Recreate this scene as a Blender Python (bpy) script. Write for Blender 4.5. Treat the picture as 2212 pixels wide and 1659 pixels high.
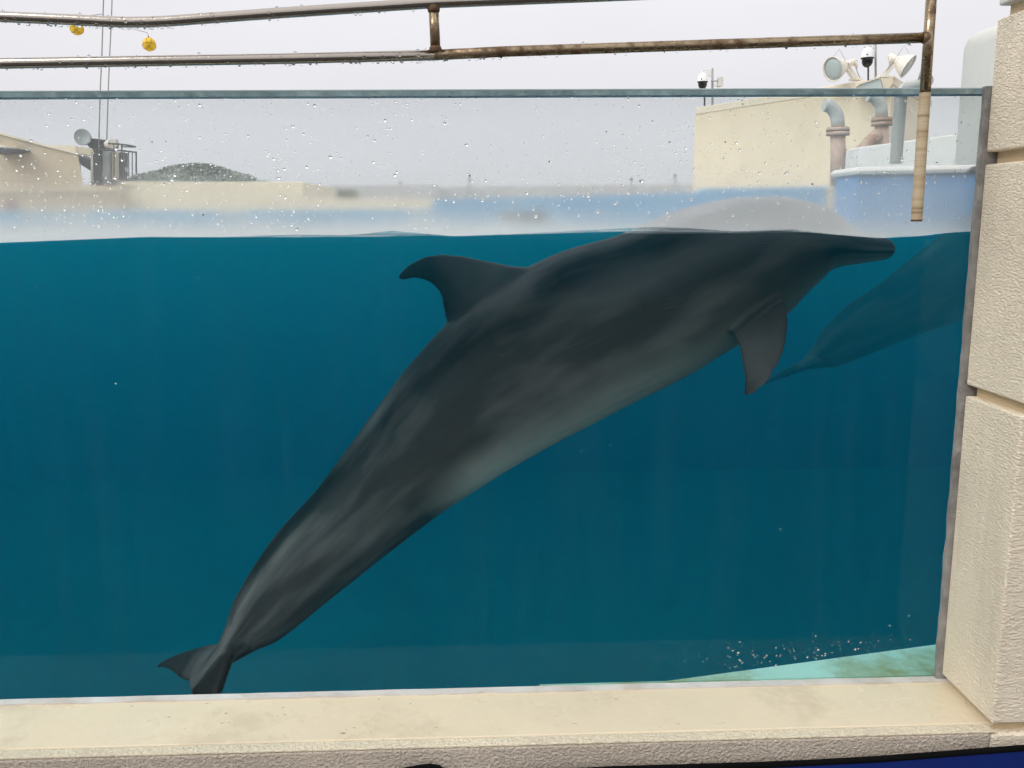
import bpy, bmesh, math, random
import numpy as np
from mathutils import Vector, Matrix, noise
random.seed(7)
R = math.radians
for o in list(bpy.data.objects): bpy.data.objects.remove(o)
scene = bpy.context.scene
C = scene.collection

# ------------------------------------------------------------------ camera, sky, sun, exposure
FOC, CX, CY = 1950.0, 1106.0, 829.5
EYE = Vector((0, 0, 1.6))
CAMROT = Matrix.Rotation(R(-1.9), 3, 'Z') @ Matrix.Rotation(R(90 - 10.46), 3, 'X') @ Matrix.Rotation(R(-0.45), 3, 'Z')
cam = bpy.data.cameras.new('camera'); camo = bpy.data.objects.new('camera', cam); C.objects.link(camo)
camo.matrix_world = Matrix.Translation(EYE) @ CAMROT.to_4x4()
cam.sensor_width = 36; cam.lens = 36 * FOC / 2212; cam.clip_start = .05; cam.clip_end = 2000
scene.camera = camo

world = bpy.data.worlds.new('World'); scene.world = world; world.use_nodes = True
nt = world.node_tree; N = nt.nodes; L = nt.links; N.clear()
out = N.new('ShaderNodeOutputWorld'); bg = N.new('ShaderNodeBackground')
sky = N.new('ShaderNodeTexSky'); sky.sky_type = 'NISHITA'; sky.sun_disc = False
sky.sun_elevation = R(41); sky.sun_rotation = R(230); sky.air_density = 1.0; sky.dust_density = 4.0
hs = N.new('ShaderNodeHueSaturation'); hs.inputs['Saturation'].default_value = .35; hs.inputs['Value'].default_value = .09
L.new(sky.outputs[0], hs.inputs['Color'])
tc = N.new('ShaderNodeTexCoord'); sep = N.new('ShaderNodeSeparateXYZ'); L.new(tc.outputs['Generated'], sep.inputs[0])
# closed cloud deck: luminance climbs towards the zenith as under any overcast sky
mr = N.new('ShaderNodeMapRange'); mr.inputs['From Min'].default_value = 0; mr.inputs['From Max'].default_value = 1
mr.inputs['To Min'].default_value = .825; mr.inputs['To Max'].default_value = 1.5
L.new(sep.outputs['Z'], mr.inputs['Value'])
cl = N.new('ShaderNodeTexNoise'); cl.inputs['Scale'].default_value = 2.2; cl.inputs['Detail'].default_value = 4
mp = N.new('ShaderNodeMapping'); mp.inputs['Scale'].default_value = (1, 1, 3.5)
L.new(tc.outputs['Generated'], mp.inputs[0]); L.new(mp.outputs[0], cl.inputs['Vector'])
mr2 = N.new('ShaderNodeMapRange'); mr2.inputs['To Min'].default_value = .90; mr2.inputs['To Max'].default_value = 1.08
L.new(cl.outputs['Fac'], mr2.inputs['Value'])
mul = N.new('ShaderNodeMath'); mul.operation = 'MULTIPLY'; L.new(mr.outputs[0], mul.inputs[0]); L.new(mr2.outputs[0], mul.inputs[1])
vm = N.new('ShaderNodeVectorMath'); vm.operation = 'SCALE'; vm.inputs[0].default_value = (.985, .975, 1.02); L.new(mul.outputs[0], vm.inputs['Scale'])
mx = N.new('ShaderNodeMixRGB'); mx.inputs['Fac'].default_value = .88
L.new(hs.outputs[0], mx.inputs[1]); L.new(vm.outputs[0], mx.inputs[2])
L.new(mx.outputs[0], bg.inputs['Color']); bg.inputs['Strength'].default_value = 1.0
L.new(bg.outputs[0], out.inputs[0])

sun = bpy.data.lights.new('sun', 'SUN'); sun.energy = 1.5; sun.angle = R(35); sun.color = (1, .96, .9)
suno = bpy.data.objects.new('sun', sun); C.objects.link(suno)
suno.rotation_mode = 'QUATERNION'; suno.rotation_quaternion = Vector((.62, .42, -.66)).to_track_quat('-Z', 'Y'); suno.location = (0, -3, 8)

vs = scene.view_settings; vs.view_transform = 'Standard'; vs.look = 'None'; vs.exposure = 0; vs.gamma = 1; vs.use_curve_mapping = False
cy = scene.cycles
cy.max_bounces = 10; cy.transparent_max_bounces = 24; cy.transmission_bounces = 10; cy.volume_bounces = 3; cy.diffuse_bounces = 4; cy.glossy_bounces = 4
cy.use_denoising = True
try: cy.denoiser = 'OPENIMAGEDENOISE'
except Exception: pass
cy.sample_clamp_indirect = 6; cy.use_adaptive_sampling = True; cy.adaptive_threshold = .05; cy.adaptive_min_samples = 24

# ------------------------------------------------------------------ helpers
def ray(px, py): return CAMROT @ Vector(((px - CX) / FOC, -(py - CY) / FOC, -1))
def at(px, py, Y): d = ray(px, py); return EYE + d * (Y / d.y)
def atx(px, py, X): d = ray(px, py); return EYE + d * (X / d.x)
def atz(px, py, Z): d = ray(px, py); return EYE + d * ((Z - EYE.z) / d.z)
def pxm(px, py, Y): return (at(px + 1, py, Y) - at(px, py, Y)).length     # metres for one pixel there

class MB:
    def __init__(s): s.v = []; s.f = []; s.sm = []
    def add(s, vs, fs, smooth=False):
        b = len(s.v); s.v += [tuple(v) for v in vs]; s.f += [tuple(i + b for i in f) for f in fs]; s.sm += [smooth] * len(fs)
    def box(s, a, b):
        x0, y0, z0 = a; x1, y1, z1 = b
        s.add([(x0,y0,z0),(x1,y0,z0),(x1,y1,z0),(x0,y1,z0),(x0,y0,z1),(x1,y0,z1),(x1,y1,z1),(x0,y1,z1)],
              [(0,3,2,1),(4,5,6,7),(0,1,5,4),(1,2,6,5),(2,3,7,6),(3,0,4,7)])
    def prism(s, poly, ext):      # polygon of points extruded by vector ext
        n = len(poly); e = Vector(ext)
        vs = [Vector(p) for p in poly] + [Vector(p) + e for p in poly]
        s.add(vs, [tuple(range(n))[::-1], tuple(range(n, 2*n))] + [(i, (i+1) % n, n + (i+1) % n, n + i) for i in range(n)])
    def tube(s, pts, r, seg=12, caps=True):
        pts = [Vector(p) for p in pts]; n = len(pts); rr = r if isinstance(r, (list, tuple)) else [r] * n
        vs = []; up = None
        for i, p in enumerate(pts):
            t0 = (pts[i] - pts[i-1]).normalized() if i > 0 else (pts[1] - pts[0]).normalized()
            t1 = (pts[i+1] - pts[i]).normalized() if i < n - 1 else t0
            t = (t0 + t1).normalized()
            if up is None: up = Vector((0,0,1)) if abs(t.z) < .9 else Vector((0,1,0))
            u = (up - t * up.dot(t)).normalized(); up = u; w = t.cross(u)
            for k in range(seg):
                a = 2 * math.pi * k / seg; vs.append(p + (u * math.cos(a) + w * math.sin(a)) * rr[i])
        fs = [(i*seg + k, i*seg + (k+1) % seg, (i+1)*seg + (k+1) % seg, (i+1)*seg + k) for i in range(n-1) for k in range(seg)]
        b = len(s.v); s.add(vs, fs, True)
        if caps: s.add([], []); s.f += [tuple(b + k for k in range(seg))[::-1], tuple(b + (n-1)*seg + k for k in range(seg))]; s.sm += [False, False]
    def lathe(s, o, d, prof, seg=24, caps=True):      # prof: (distance along d, radius)
        d = Vector(d).normalized(); o = Vector(o)
        s.tubeprof(o, d, prof, seg, caps)
    def tubeprof(s, o, d, prof, seg, caps):
        up = Vector((0,0,1)) if abs(d.z) < .9 else Vector((0,1,0))
        u = (up - d * up.dot(d)).normalized(); w = d.cross(u); vs = []
        for (a, r) in prof:
            for k in range(seg):
                t = 2 * math.pi * k / seg; vs.append(o + d * a + (u * math.cos(t) + w * math.sin(t)) * max(r, 1e-4))
        n = len(prof); b = len(s.v)
        s.add(vs, [(i*seg + k, i*seg + (k+1) % seg, (i+1)*seg + (k+1) % seg, (i+1)*seg + k) for i in range(n-1) for k in range(seg)], True)
        if caps: s.f += [tuple(b + k for k in range(seg))[::-1], tuple(b + (n-1)*seg + k for k in range(seg))]; s.sm += [False, False]
    def build(s, name, mat, parent=None, bevel=0):
        me = bpy.data.meshes.new(name); me.from_pydata(s.v, [], s.f); me.validate()
        if len(me.polygons) == len(s.sm): me.polygons.foreach_set('use_smooth', s.sm)
        bm = bmesh.new(); bm.from_mesh(me); bmesh.ops.recalc_face_normals(bm, faces=bm.faces); bm.to_mesh(me); bm.free()
        return link(name, me, mat, parent, bevel)
def link(name, me, mat, parent=None, bevel=0):
    if mat: me.materials.append(mat)
    o = bpy.data.objects.new(name, me); C.objects.link(o)
    if parent:
        o.parent = parent
        p = parent; base = p
        while base.parent: base = base.parent
        if parent is base: o.matrix_parent_inverse = Matrix.Translation(-Vector(base.location))
    if bevel:
        m = o.modifiers.new('bevel', 'BEVEL'); m.width = bevel; m.segments = 2; m.limit_method = 'ANGLE'
    return o
def tag(o, label=None, cat=None, group=None, kind=None):
    if label: o['label'] = label
    if cat: o['category'] = cat
    if group: o['group'] = group
    if kind: o['kind'] = kind
    return o
def thing(name, label, cat, loc=(0,0,0), group=None):
    o = bpy.data.objects.new(name, None); C.objects.link(o); o.location = loc; o.empty_display_size = .1
    return tag(o, label, cat, group)
def box(name, a, b, mat, parent=None, bevel=0):
    m = MB(); m.box(a, b); return m.build(name, mat, parent, bevel)

# ------------------------------------------------------------------ materials
def newmat(name):
    m = bpy.data.materials.new(name); m.use_nodes = True; m.node_tree.nodes.clear(); return m, m.node_tree.nodes, m.node_tree.links
def noisenode(n, l, scale, detail=4, vec=None, rough=.55):
    t = n.new('ShaderNodeTexNoise'); t.inputs['Scale'].default_value = scale; t.inputs['Detail'].default_value = detail; t.inputs['Roughness'].default_value = rough
    if vec is not None: l.new(vec, t.inputs['Vector'])
    return t
def ramp(n, l, src, stops):
    r = n.new('ShaderNodeValToRGB'); e = r.color_ramp.elements
    while len(e) > 1: e.remove(e[-1])
    for i, (p, c) in enumerate(stops):
        c = (c, c, c) if not isinstance(c, (tuple, list)) else c
        if i == 0: e[0].position = p; e[0].color = (*c, 1)
        else: k = e.new(p); k.color = (*c, 1)
    l.new(src, r.inputs[0]); return r
def mixc(n, l, fac, a, b, mode='MIX'):
    m = n.new('ShaderNodeMixRGB'); m.blend_type = mode
    for i, x in ((0, fac), (1, a), (2, b)):
        if isinstance(x, (int, float)): m.inputs[i].default_value = x if i == 0 else (x, x, x, 1)
        elif isinstance(x, (tuple, list)): m.inputs[i].default_value = (*x, 1)
        else: l.new(x, m.inputs[i])
    return m.outputs[0]
def pos(n, scale=None, l=None):
    g = n.new('ShaderNodeNewGeometry')
    if scale is None: return g.outputs['Position']
    m = n.new('ShaderNodeMapping'); m.inputs['Scale'].default_value = scale; l.new(g.outputs['Position'], m.inputs[0]); return m.outputs[0]
def paint(name, col, rough=.6, var=.12, vscale=3.0, metal=0, bump=0, bscale=60, stain=None, stain_amt=.5, sscale=4, stretch=None, spec=.4):
    m, n, l = newmat(name)
    b = n.new('ShaderNodeBsdfPrincipled'); o = n.new('ShaderNodeOutputMaterial'); l.new(b.outputs[0], o.inputs[0])
    v = pos(n, stretch, l) if stretch else pos(n)
    t = noisenode(n, l, vscale, 5, v)
    c0 = tuple(max(0, c * (1 - var)) for c in col); c1 = tuple(min(1, c * (1 + var)) for c in col)
    r = ramp(n, l, t.outputs['Fac'], [(.3, c0), (.7, c1)]); c = r.outputs[0]
    if stain:
        t2 = noisenode(n, l, sscale, 6, v, .65); r2 = ramp(n, l, t2.outputs['Fac'], [(.50, 0.), (.68, stain_amt)])
        c = mixc(n, l, r2.outputs[0], c, stain)
    l.new(c, b.inputs['Base Color'])
    b.inputs['Roughness'].default_value = rough; b.inputs['Metallic'].default_value = metal; b.inputs['Specular IOR Level'].default_value = spec
    if bump:
        t3 = noisenode(n, l, bscale, 5, pos(n)); bp = n.new('ShaderNodeBump'); bp.inputs['Strength'].default_value = 1; bp.inputs['Distance'].default_value = bump
        l.new(t3.outputs['Fac'], bp.inputs['Height']); l.new(bp.outputs[0], b.inputs['Normal'])
    return m
def stucco(name, col, relief, scale, speck=.0, stretch=(.8, .8, 1.9)):
    m, n, l = newmat(name)
    b = n.new('ShaderNodeBsdfPrincipled'); o = n.new('ShaderNodeOutputMaterial'); l.new(b.outputs[0], o.inputs[0])
    p = pos(n)
    big = noisenode(n, l, 2.3, 5, p); c = ramp(n, l, big.outputs['Fac'], [(.3, tuple(x*.86 for x in col)), (.72, tuple(min(1, x*1.07) for x in col))]).outputs[0]
    grime = noisenode(n, l, 26, 6, p, .7); g = ramp(n, l, grime.outputs['Fac'], [(.62, 0.), (.80, .25)])
    c = mixc(n, l, g.outputs[0], c, (.22, .18, .14))
    dv = n.new('ShaderNodeMapping'); dv.inputs['Scale'].default_value = (7, 7, .8); l.new(p, dv.inputs[0])
    dt = noisenode(n, l, 1.6, 6, dv.outputs[0], .6); c = mixc(n, l, ramp(n, l, dt.outputs['Fac'], [(.54, 0.), (.74, .28)]).outputs[0], c, (.40, .35, .28))
    if speck:
        sp = noisenode(n, l, 70, 3, p, .6); s2 = ramp(n, l, sp.outputs['Fac'], [(.64, 0.), (.70, speck)]); c = mixc(n, l, s2.outputs[0], c, (.13, .12, .12))
    l.new(c, b.inputs['Base Color']); b.inputs['Roughness'].default_value = .75; b.inputs['Specular IOR Level'].default_value = .3
    wp = n.new('ShaderNodeMapping'); wp.inputs['Scale'].default_value = stretch; l.new(p, wp.inputs[0])
    a1 = noisenode(n, l, scale, 4, wp.outputs[0], .6)
    r1 = ramp(n, l, a1.outputs['Fac'], [(.34, 0.), (.56, .7), (.75, 1.)])
    bp = n.new('ShaderNodeBump'); bp.inputs['Strength'].default_value = 1; bp.inputs['Distance'].default_value = relief
    l.new(r1.outputs[0], bp.inputs['Height']); l.new(bp.outputs[0], b.inputs['Normal'])
    return m
M = {}
M['stucco'] = stucco('stucco_coarse', (.92, .81, .63), .0030, 130)
M['stucco_low_shaded'] = stucco('stucco_lower_shaded', (.64, .555, .45), .0050, 130, .25, (1, 1, 1.15))  # darker copy of the pillar stucco, the wall's shade put into the colour
M['stucco_edge'] = stucco('stucco_edge', (.72, .63, .47), .003, 150, .35)
M['groove'] = paint('groove_plaster', (.60, .47, .30), .7, .1)
M['sill'] = paint('sill_paint', (.69, .585, .42), .5, .05, 2.0, bump=.0008, bscale=40, stain=(.50, .40, .26), stain_amt=.55, sscale=2.6)
def sill_mat():
    m, n, l = newmat('sill_paint'); b = n.new('ShaderNodeBsdfPrincipled'); o = n.new('ShaderNodeOutputMaterial'); l.new(b.outputs[0], o.inputs[0]); p = pos(n)
    t = noisenode(n, l, 2.0, 5, p); c = ramp(n, l, t.outputs['Fac'], [(.3, (.65, .55, .395)), (.7, (.72, .615, .44))]).outputs[0]
    t = noisenode(n, l, 3.1, 7, p, .68); c = mixc(n, l, ramp(n, l, t.outputs['Fac'], [(.52, 0.), (.60, .30), (.72, .55)]).outputs[0], c, (.42, .34, .23))
    w = n.new('ShaderNodeMapping'); w.inputs['Scale'].default_value = (1, 2.2, 1); l.new(p, w.inputs[0])
    t = noisenode(n, l, 34, 2, w.outputs[0]); c = mixc(n, l, ramp(n, l, t.outputs['Fac'], [(.735, 0.), (.75, .75)]).outputs[0], c, (.20, .15, .10))
    t = noisenode(n, l, 11, 8, w.outputs[0], .75); c = mixc(n, l, ramp(n, l, t.outputs['Fac'], [(.60, 0.), (.75, .3)]).outputs[0], c, (.33, .30, .25))
    l.new(c, b.inputs['Base Color']); b.inputs['Specular IOR Level'].default_value = .4
    t = noisenode(n, l, 5, 4, p); l.new(ramp(n, l, t.outputs['Fac'], [(.4, .25), (.6, .6)]).outputs[0], b.inputs['Roughness'])
    t = noisenode(n, l, 60, 4, p); bp = n.new('ShaderNodeBump'); bp.inputs['Distance'].default_value = .0008; l.new(t.outputs['Fac'], bp.inputs['Height']); l.new(bp.outputs[0], b.inputs['Normal'])
    return m
M['sill'] = sill_mat()
M['caulk'] = paint('grey_caulk', (.27, .26, .245), .6, .3, 18, bump=.004, bscale=40, stain=(.10, .09, .085), stain_amt=.7, sscale=14)
M['caulk_pale'] = paint('pale_caulk', (.60, .57, .53), .55, .1, 10, bump=.003, bscale=30, stain=(.40, .34, .27), stain_amt=.6, sscale=7)
M['ground'] = paint('paving', (.05, .048, .045), .8, .2, 2)
M['deck'] = paint('deck_concrete', (.42, .38, .32), .8, .15, 1)
M['poolblue'] = paint('pool_blue', (.13, .36, .58), .55, .1, 1.2, stain=(.38, .52, .58), stain_amt=.4, sscale=1.6)
M['poolblue_strong'] = paint('pool_blue_strong', (.07, .27, .55), .55, .08, 1.2)
M['poolblue_faded'] = paint('pool_blue_faded', (.16, .40, .58), .55, .12, 3, stain=(.62, .60, .52), stain_amt=.9, sscale=2.2)
M['tankfloor'] = paint('tank_floor', (.02, .27, .30), .7, .12, 1.2)
M['tankwall'] = paint('tank_wall', (.04, .17, .30), .7, .12, .8)
M['ledge'] = paint('ledge_paint', (.40, .66, .58), .6, .08, 3, stain=(.25, .30, .10), stain_amt=.85, sscale=5)
M['beige'] = paint('beige_render', (.78, .70, .53), .7, .05, .6, stain=(.55, .46, .32), stain_amt=.3, sscale=1.1)
M['beige2'] = paint('tan_render', (.56, .47, .34), .7, .06, .5, stain=(.45, .33, .2), stain_amt=.4, sscale=.7)
M['cream'] = paint('cream_trim', (.78, .72, .58), .6, .04)
M['palegrey'] = paint('pale_grey_render', (.60, .60, .55), .6, .05, 2, bump=.004, bscale=14)
M['white'] = paint('white_paint', (.80, .79, .75), .5, .04)
M['lampwhite'] = paint('lamp_enamel', (.80, .76, .66), .35, .04, stain=(.45, .35, .22), stain_amt=.4, sscale=9)
M['camwhite'] = paint('camera_plastic', (.82, .83, .82), .3, .02)
M['black'] = paint('black_plastic', (.012, .012, .014), .25, .1)
M['dark'] = paint('dark_steel', (.07, .065, .07), .55, .2, 6)
M['grey'] = paint('grey_plastic', (.30, .33, .33), .5, .15, 5)
M['hopper'] = paint('pale_green_metal', (.55, .62, .58), .5, .06)
M['lens'] = paint('lamp_lens', (.42, .50, .50), .15, .1, spec=.6)
M['yellow'] = paint('yellow_vinyl', (.78, .50, .03), .35, .06)
M['seam'] = paint('seam', (.20, .13, .02), .6, .1)
M['wire'] = paint('wire_grey', (.35, .35, .34), .5, .1)
M['mat'] = paint('black_rubber', (.05, .05, .06), .7, .3, 20)
M['bluecloth'] = paint('blue_fabric', (.005, .015, .105), .9, .25, 6, bump=.002, bscale=12, spec=.1)
M['blackcloth'] = paint('black_binding', (.003, .003, .003), .95, .2, spec=.1)
M['hill'] = paint('hazy_hill_scrub', (.31, .35, .30), .9, .35, .35)  # rain haze over the distance is mixed into this grey-green
M['hedge'] = paint('hedge_leaf', (.20, .23, .13), .9, .3, 3)
M['hazegrey'] = paint('grey_concrete_far', (.50, .50, .50), .8, .08, .6)
M['red'] = paint('red_plastic', (.45, .07, .06), .5, .1)
M['rustpipe'] = paint('rusty_pipe', (.52, .38, .30), .7, .2, 5, stain=(.30, .13, .06), stain_amt=.9, sscale=6)
M['pvc'] = paint('grey_pvc', (.36, .39, .38), .5, .08, 4)
M['pvcpale'] = paint('pale_pvc', (.58, .60, .56), .45, .06, 4)

def steel(name, rust, rustcol=(.105, .055, .024)):
    m, n, l = newmat(name); b = n.new('ShaderNodeBsdfPrincipled'); o = n.new('ShaderNodeOutputMaterial'); l.new(b.outputs[0], o.inputs[0])
    p = pos(n); t = noisenode(n, l, 34, 6, p, .7); t2 = noisenode(n, l, 4, 3, p)
    ad = n.new('ShaderNodeMath'); ad.operation = 'MULTIPLY_ADD'; l.new(t2.outputs['Fac'], ad.inputs[0]); ad.inputs[1].default_value = .5; l.new(t.outputs['Fac'], ad.inputs[2])
    r = ramp(n, l, ad.outputs[0], [(.86 - rust * .42, 0.), (1.02 - rust * .34, 1.)])
    c = mixc(n, l, r.outputs[0], (.42, .38, .33) if rust < .3 else (.36, .28, .18), rustcol); l.new(c, b.inputs['Base Color'])  # clean steel's brown-grey base stands in for dark surroundings it would mirror
    mm = n.new('ShaderNodeMath'); mm.operation = 'MULTIPLY_ADD'; l.new(r.outputs[0], mm.inputs[0]); mm.inputs[1].default_value = -.8; mm.inputs[2].default_value = 1.0; l.new(mm.outputs[0], b.inputs['Metallic'])
    m2 = n.new('ShaderNodeMath'); m2.operation = 'MULTIPLY_ADD'; l.new(r.outputs[0], m2.inputs[0]); m2.inputs[1].default_value = .4; m2.inputs[2].default_value = .14 + .16 * rust; l.new(m2.outputs[0], b.inputs['Roughness'])
    bp = n.new('ShaderNodeBump'); bp.inputs['Distance'].default_value = .0012; bp.inputs['Strength'].default_value = .5; l.new(t.outputs['Fac'], bp.inputs['Height']); l.new(bp.outputs[0], b.inputs['Normal'])
    return m
M['chrome'] = steel('steel_clean', -.15); M['chrome_rusty'] = steel('steel_rusty', .42); M['weld'] = steel('weld_rust', 1.0)
# tape wrapped foot of the post: beige with dark ring lines
m, n, l = newmat('wrapped_tape'); b = n.new('ShaderNodeBsdfPrincipled'); o = n.new('ShaderNodeOutputMaterial'); l.new(b.outputs[0], o.inputs[0])
p = pos(n); sp = n.new('ShaderNodeMapping'); sp.inputs['Scale'].default_value = (3, 3, 95); l.new(p, sp.inputs[0])
t = noisenode(n, l, 1.0, 3, sp.outputs[0]); c = ramp(n, l, t.outputs['Fac'], [(.30, (.17, .11, .055)), (.40, (.42, .32, .19)), (.62, (.52, .43, .29)), (.75, (.40, .30, .17))]).outputs[0]
t2 = noisenode(n, l, 9, 5, p, .6); r2 = ramp(n, l, t2.outputs['Fac'], [(.55, 0.), (.7, .7)]); c = mixc(n, l, r2.outputs[0], c, (.33, .19, .07)); l.new(c, b.inputs['Base Color']); b.inputs['Roughness'].default_value = .5
bp = n.new('ShaderNodeBump'); bp.inputs['Distance'].default_value = .001; l.new(t.outputs['Fac'], bp.inputs['Height']); l.new(bp.outputs[0], b.inputs['Normal'])
M['tape'] = m

# water: one closed body; flat sides let light straight through, the top mirrors by Fresnel
m, n, l = newmat('pool_water'); o = n.new('ShaderNodeOutputMaterial')
tr = n.new('ShaderNodeBsdfTransparent'); gl = n.new('ShaderNodeBsdfGlossy'); gl.inputs['Roughness'].default_value = .04
g = n.new('ShaderNodeNewGeometry'); sx = n.new('ShaderNodeSeparateXYZ'); l.new(g.outputs['True Normal'], sx.inputs[0])
ab = n.new('ShaderNodeMath'); ab.operation = 'ABSOLUTE'; l.new(sx.outputs['Z'], ab.inputs[0])
gt = n.new('ShaderNodeMath'); gt.operation = 'GREATER_THAN'; gt.inputs[1].default_value = .35; l.new(ab.outputs[0], gt.inputs[0])
fr = n.new('ShaderNodeFresnel'); fr.inputs['IOR'].default_value = 1.33
bpm = n.new('ShaderNodeMapping'); bpm.inputs['Scale'].default_value = (2.5, 6, 3); l.new(g.outputs['Position'], bpm.inputs[0])
wn = noisenode(n, l, 1.2, 4, bpm.outputs[0]); bp = n.new('ShaderNodeBump'); bp.inputs['Distance'].default_value = .05; bp.inputs['Strength'].default_value = 1
l.new(wn.outputs['Fac'], bp.inputs['Height']); l.new(bp.outputs[0], gl.inputs['Normal']); l.new(bp.outputs[0], fr.inputs['Normal'])
nb = n.new('ShaderNodeMath'); nb.operation = 'SUBTRACT'; nb.inputs[0].default_value = 1; l.new(g.outputs['Backfacing'], nb.inputs[1])
f1 = n.new('ShaderNodeMath'); f1.operation = 'MULTIPLY'; l.new(fr.outputs[0], f1.inputs[0]); l.new(gt.outputs[0], f1.inputs[1])
f2 = n.new('ShaderNodeMath'); f2.operation = 'MULTIPLY'; l.new(f1.outputs[0], f2.inputs[0]); l.new(nb.outputs[0], f2.inputs[1])
ms = n.new('ShaderNodeMixShader'); l.new(f2.outputs[0], ms.inputs[0]); l.new(tr.outputs[0], ms.inputs[1]); l.new(gl.outputs[0], ms.inputs[2]); l.new(ms.outputs[0], o.inputs['Surface'])
va = n.new('ShaderNodeVolumeAbsorption'); va.inputs['Density'].default_value = .42; va.inputs['Color'].default_value = (.0, .74, .83, 1)
vsn = n.new('ShaderNodeVolumeScatter'); vsn.inputs['Density'].default_value = .225; vsn.inputs['Color'].default_value = (.01, .60, .84, 1); vsn.inputs['Anisotropy'].default_value = .55
ad = n.new('ShaderNodeAddShader'); l.new(va.outputs[0], ad.inputs[0]); l.new(vsn.outputs[0], ad.inputs[1]); l.new(ad.outputs[0], o.inputs['Volume'])
M['water'] = m

# acrylic pane
m, n, l = newmat('acrylic'); o = n.new('ShaderNodeOutputMaterial'); tr = n.new('ShaderNodeBsdfTransparent'); tr.inputs[0].default_value = (.965, .985, .985, 1)
gl = n.new('ShaderNodeBsdfGlossy'); gl.inputs['Roughness'].default_value = .0
g = n.new('ShaderNodeNewGeometry'); fr = n.new('ShaderNodeFresnel'); fr.inputs['IOR'].default_value = 1.24
nb = n.new('ShaderNodeMath'); nb.operation = 'SUBTRACT'; nb.inputs[0].default_value = 1; l.new(g.outputs['Backfacing'], nb.inputs[1])
f1 = n.new('ShaderNodeMath'); f1.operation = 'MULTIPLY'; l.new(fr.outputs[0], f1.inputs[0]); l.new(nb.outputs[0], f1.inputs[1])
ms = n.new('ShaderNodeMixShader'); l.new(f1.outputs[0], ms.inputs[0]); l.new(tr.outputs[0], ms.inputs[1]); l.new(gl.outputs[0], ms.inputs[2])
# faint vertical wipe marks of lime on the face
sp = n.new('ShaderNodeMapping'); sp.inputs['Scale'].default_value = (9, 1, .7); l.new(g.outputs['Position'], sp.inputs[0])
t = noisenode(n, l, 2.0, 5, sp.outputs[0], .6); r = ramp(n, l, t.outputs['Fac'], [(.5, .0), (.85, .006)])
f3 = n.new('ShaderNodeMath'); f3.operation = 'MULTIPLY'; l.new(r.outputs[0], f3.inputs[0]); l.new(nb.outputs[0], f3.inputs[1])
df = n.new('ShaderNodeBsdfDiffuse'); df.inputs[0].default_value = (.75, .8, .8, 1)
ms2 = n.new('ShaderNodeMixShader'); l.new(f3.outputs[0], ms2.inputs[0]); l.new(ms.outputs[0], ms2.inputs[1]); l.new(df.outputs[0], ms2.inputs[2]); l.new(ms2.outputs[0], o.inputs[0])
M['acrylic'] = m
M['edge'] = paint('acrylic_edge_reflection', (.20, .30, .31), .12, .35, 22, stain=(.42, .52, .52), stain_amt=.6, sscale=30)  # reflection inside the pane's top edge, painted as an opaque teal strip
M['edge_top'] = paint('acrylic_edge_top', (.42, .52, .53), .15, .1, 6)

# wet film above the waterline: clear at the top, frosted by spray and lime just over the water; a painted white haze is mixed in
WATER_Z = 1.555
m, n, l = newmat('wet_film_haze'); o = n.new('ShaderNodeOutputMaterial'); rf = n.new('ShaderNodeBsdfRefraction'); rf.inputs['IOR'].default_value = 1.3; rf.inputs['Color'].default_value = (.985, .985, .985, 1)
g = n.new('ShaderNodeNewGeometry'); sx = n.new('ShaderNodeSeparateXYZ'); l.new(g.outputs['Position'], sx.inputs[0])
t = noisenode(n, l, 7, 4, g.outputs['Position'])
hz = n.new('ShaderNodeMath'); hz.operation = 'MULTIPLY_ADD'; l.new(t.outputs['Fac'], hz.inputs[0]); hz.inputs[1].default_value = .05; l.new(sx.outputs['Z'], hz.inputs[2])
mr = n.new('ShaderNodeMapRange'); mr.inputs['From Min'].default_value = WATER_Z + .10; mr.inputs['From Max'].default_value = WATER_Z + .19
mr.inputs['To Min'].default_value = 1; mr.inputs['To Max'].default_value = 0; mr.interpolation_type = 'SMOOTHSTEP'; l.new(hz.outputs[0], mr.inputs['Value'])
rg = n.new('ShaderNodeMath'); rg.operation = 'MULTIPLY_ADD'; l.new(mr.outputs[0], rg.inputs[0]); rg.inputs[1].default_value = .115; rg.inputs[2].default_value = .0; l.new(rg.outputs[0], rf.inputs['Roughness'])
df = n.new('ShaderNodeBsdfDiffuse'); df.inputs[0].default_value = (.92, .93, .94, 1)
vf = n.new('ShaderNodeMath'); vf.operation = 'MULTIPLY_ADD'; l.new(mr.outputs[0], vf.inputs[0]); vf.inputs[1].default_value = .20; vf.inputs[2].default_value = .18
mlo = n.new('ShaderNodeMapRange'); mlo.interpolation_type = 'SMOOTHSTEP'; mlo.inputs['From Min'].default_value = WATER_Z + .015; mlo.inputs['From Max'].default_value = WATER_Z + .11; mlo.inputs['To Min'].default_value = .68; mlo.inputs['To Max'].default_value = 0; l.new(hz.outputs[0], mlo.inputs['Value'])  # white band painted in for sky mirrored by the ripples, along the waterline
xv = n.new('ShaderNodeMapRange'); xv.inputs['From Min'].default_value = .35; xv.inputs['From Max'].default_value = .85; xv.inputs['To Min'].default_value = 0; xv.inputs['To Max'].default_value = .07; l.new(sx.outputs['X'], xv.inputs['Value']); va_ = n.new('ShaderNodeMath'); va_.operation = 'ADD'; l.new(vf.outputs[0], va_.inputs[0]); l.new(xv.outputs[0], va_.inputs[1])  # painted haze added towards the right, washing out the buildings behind
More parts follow.
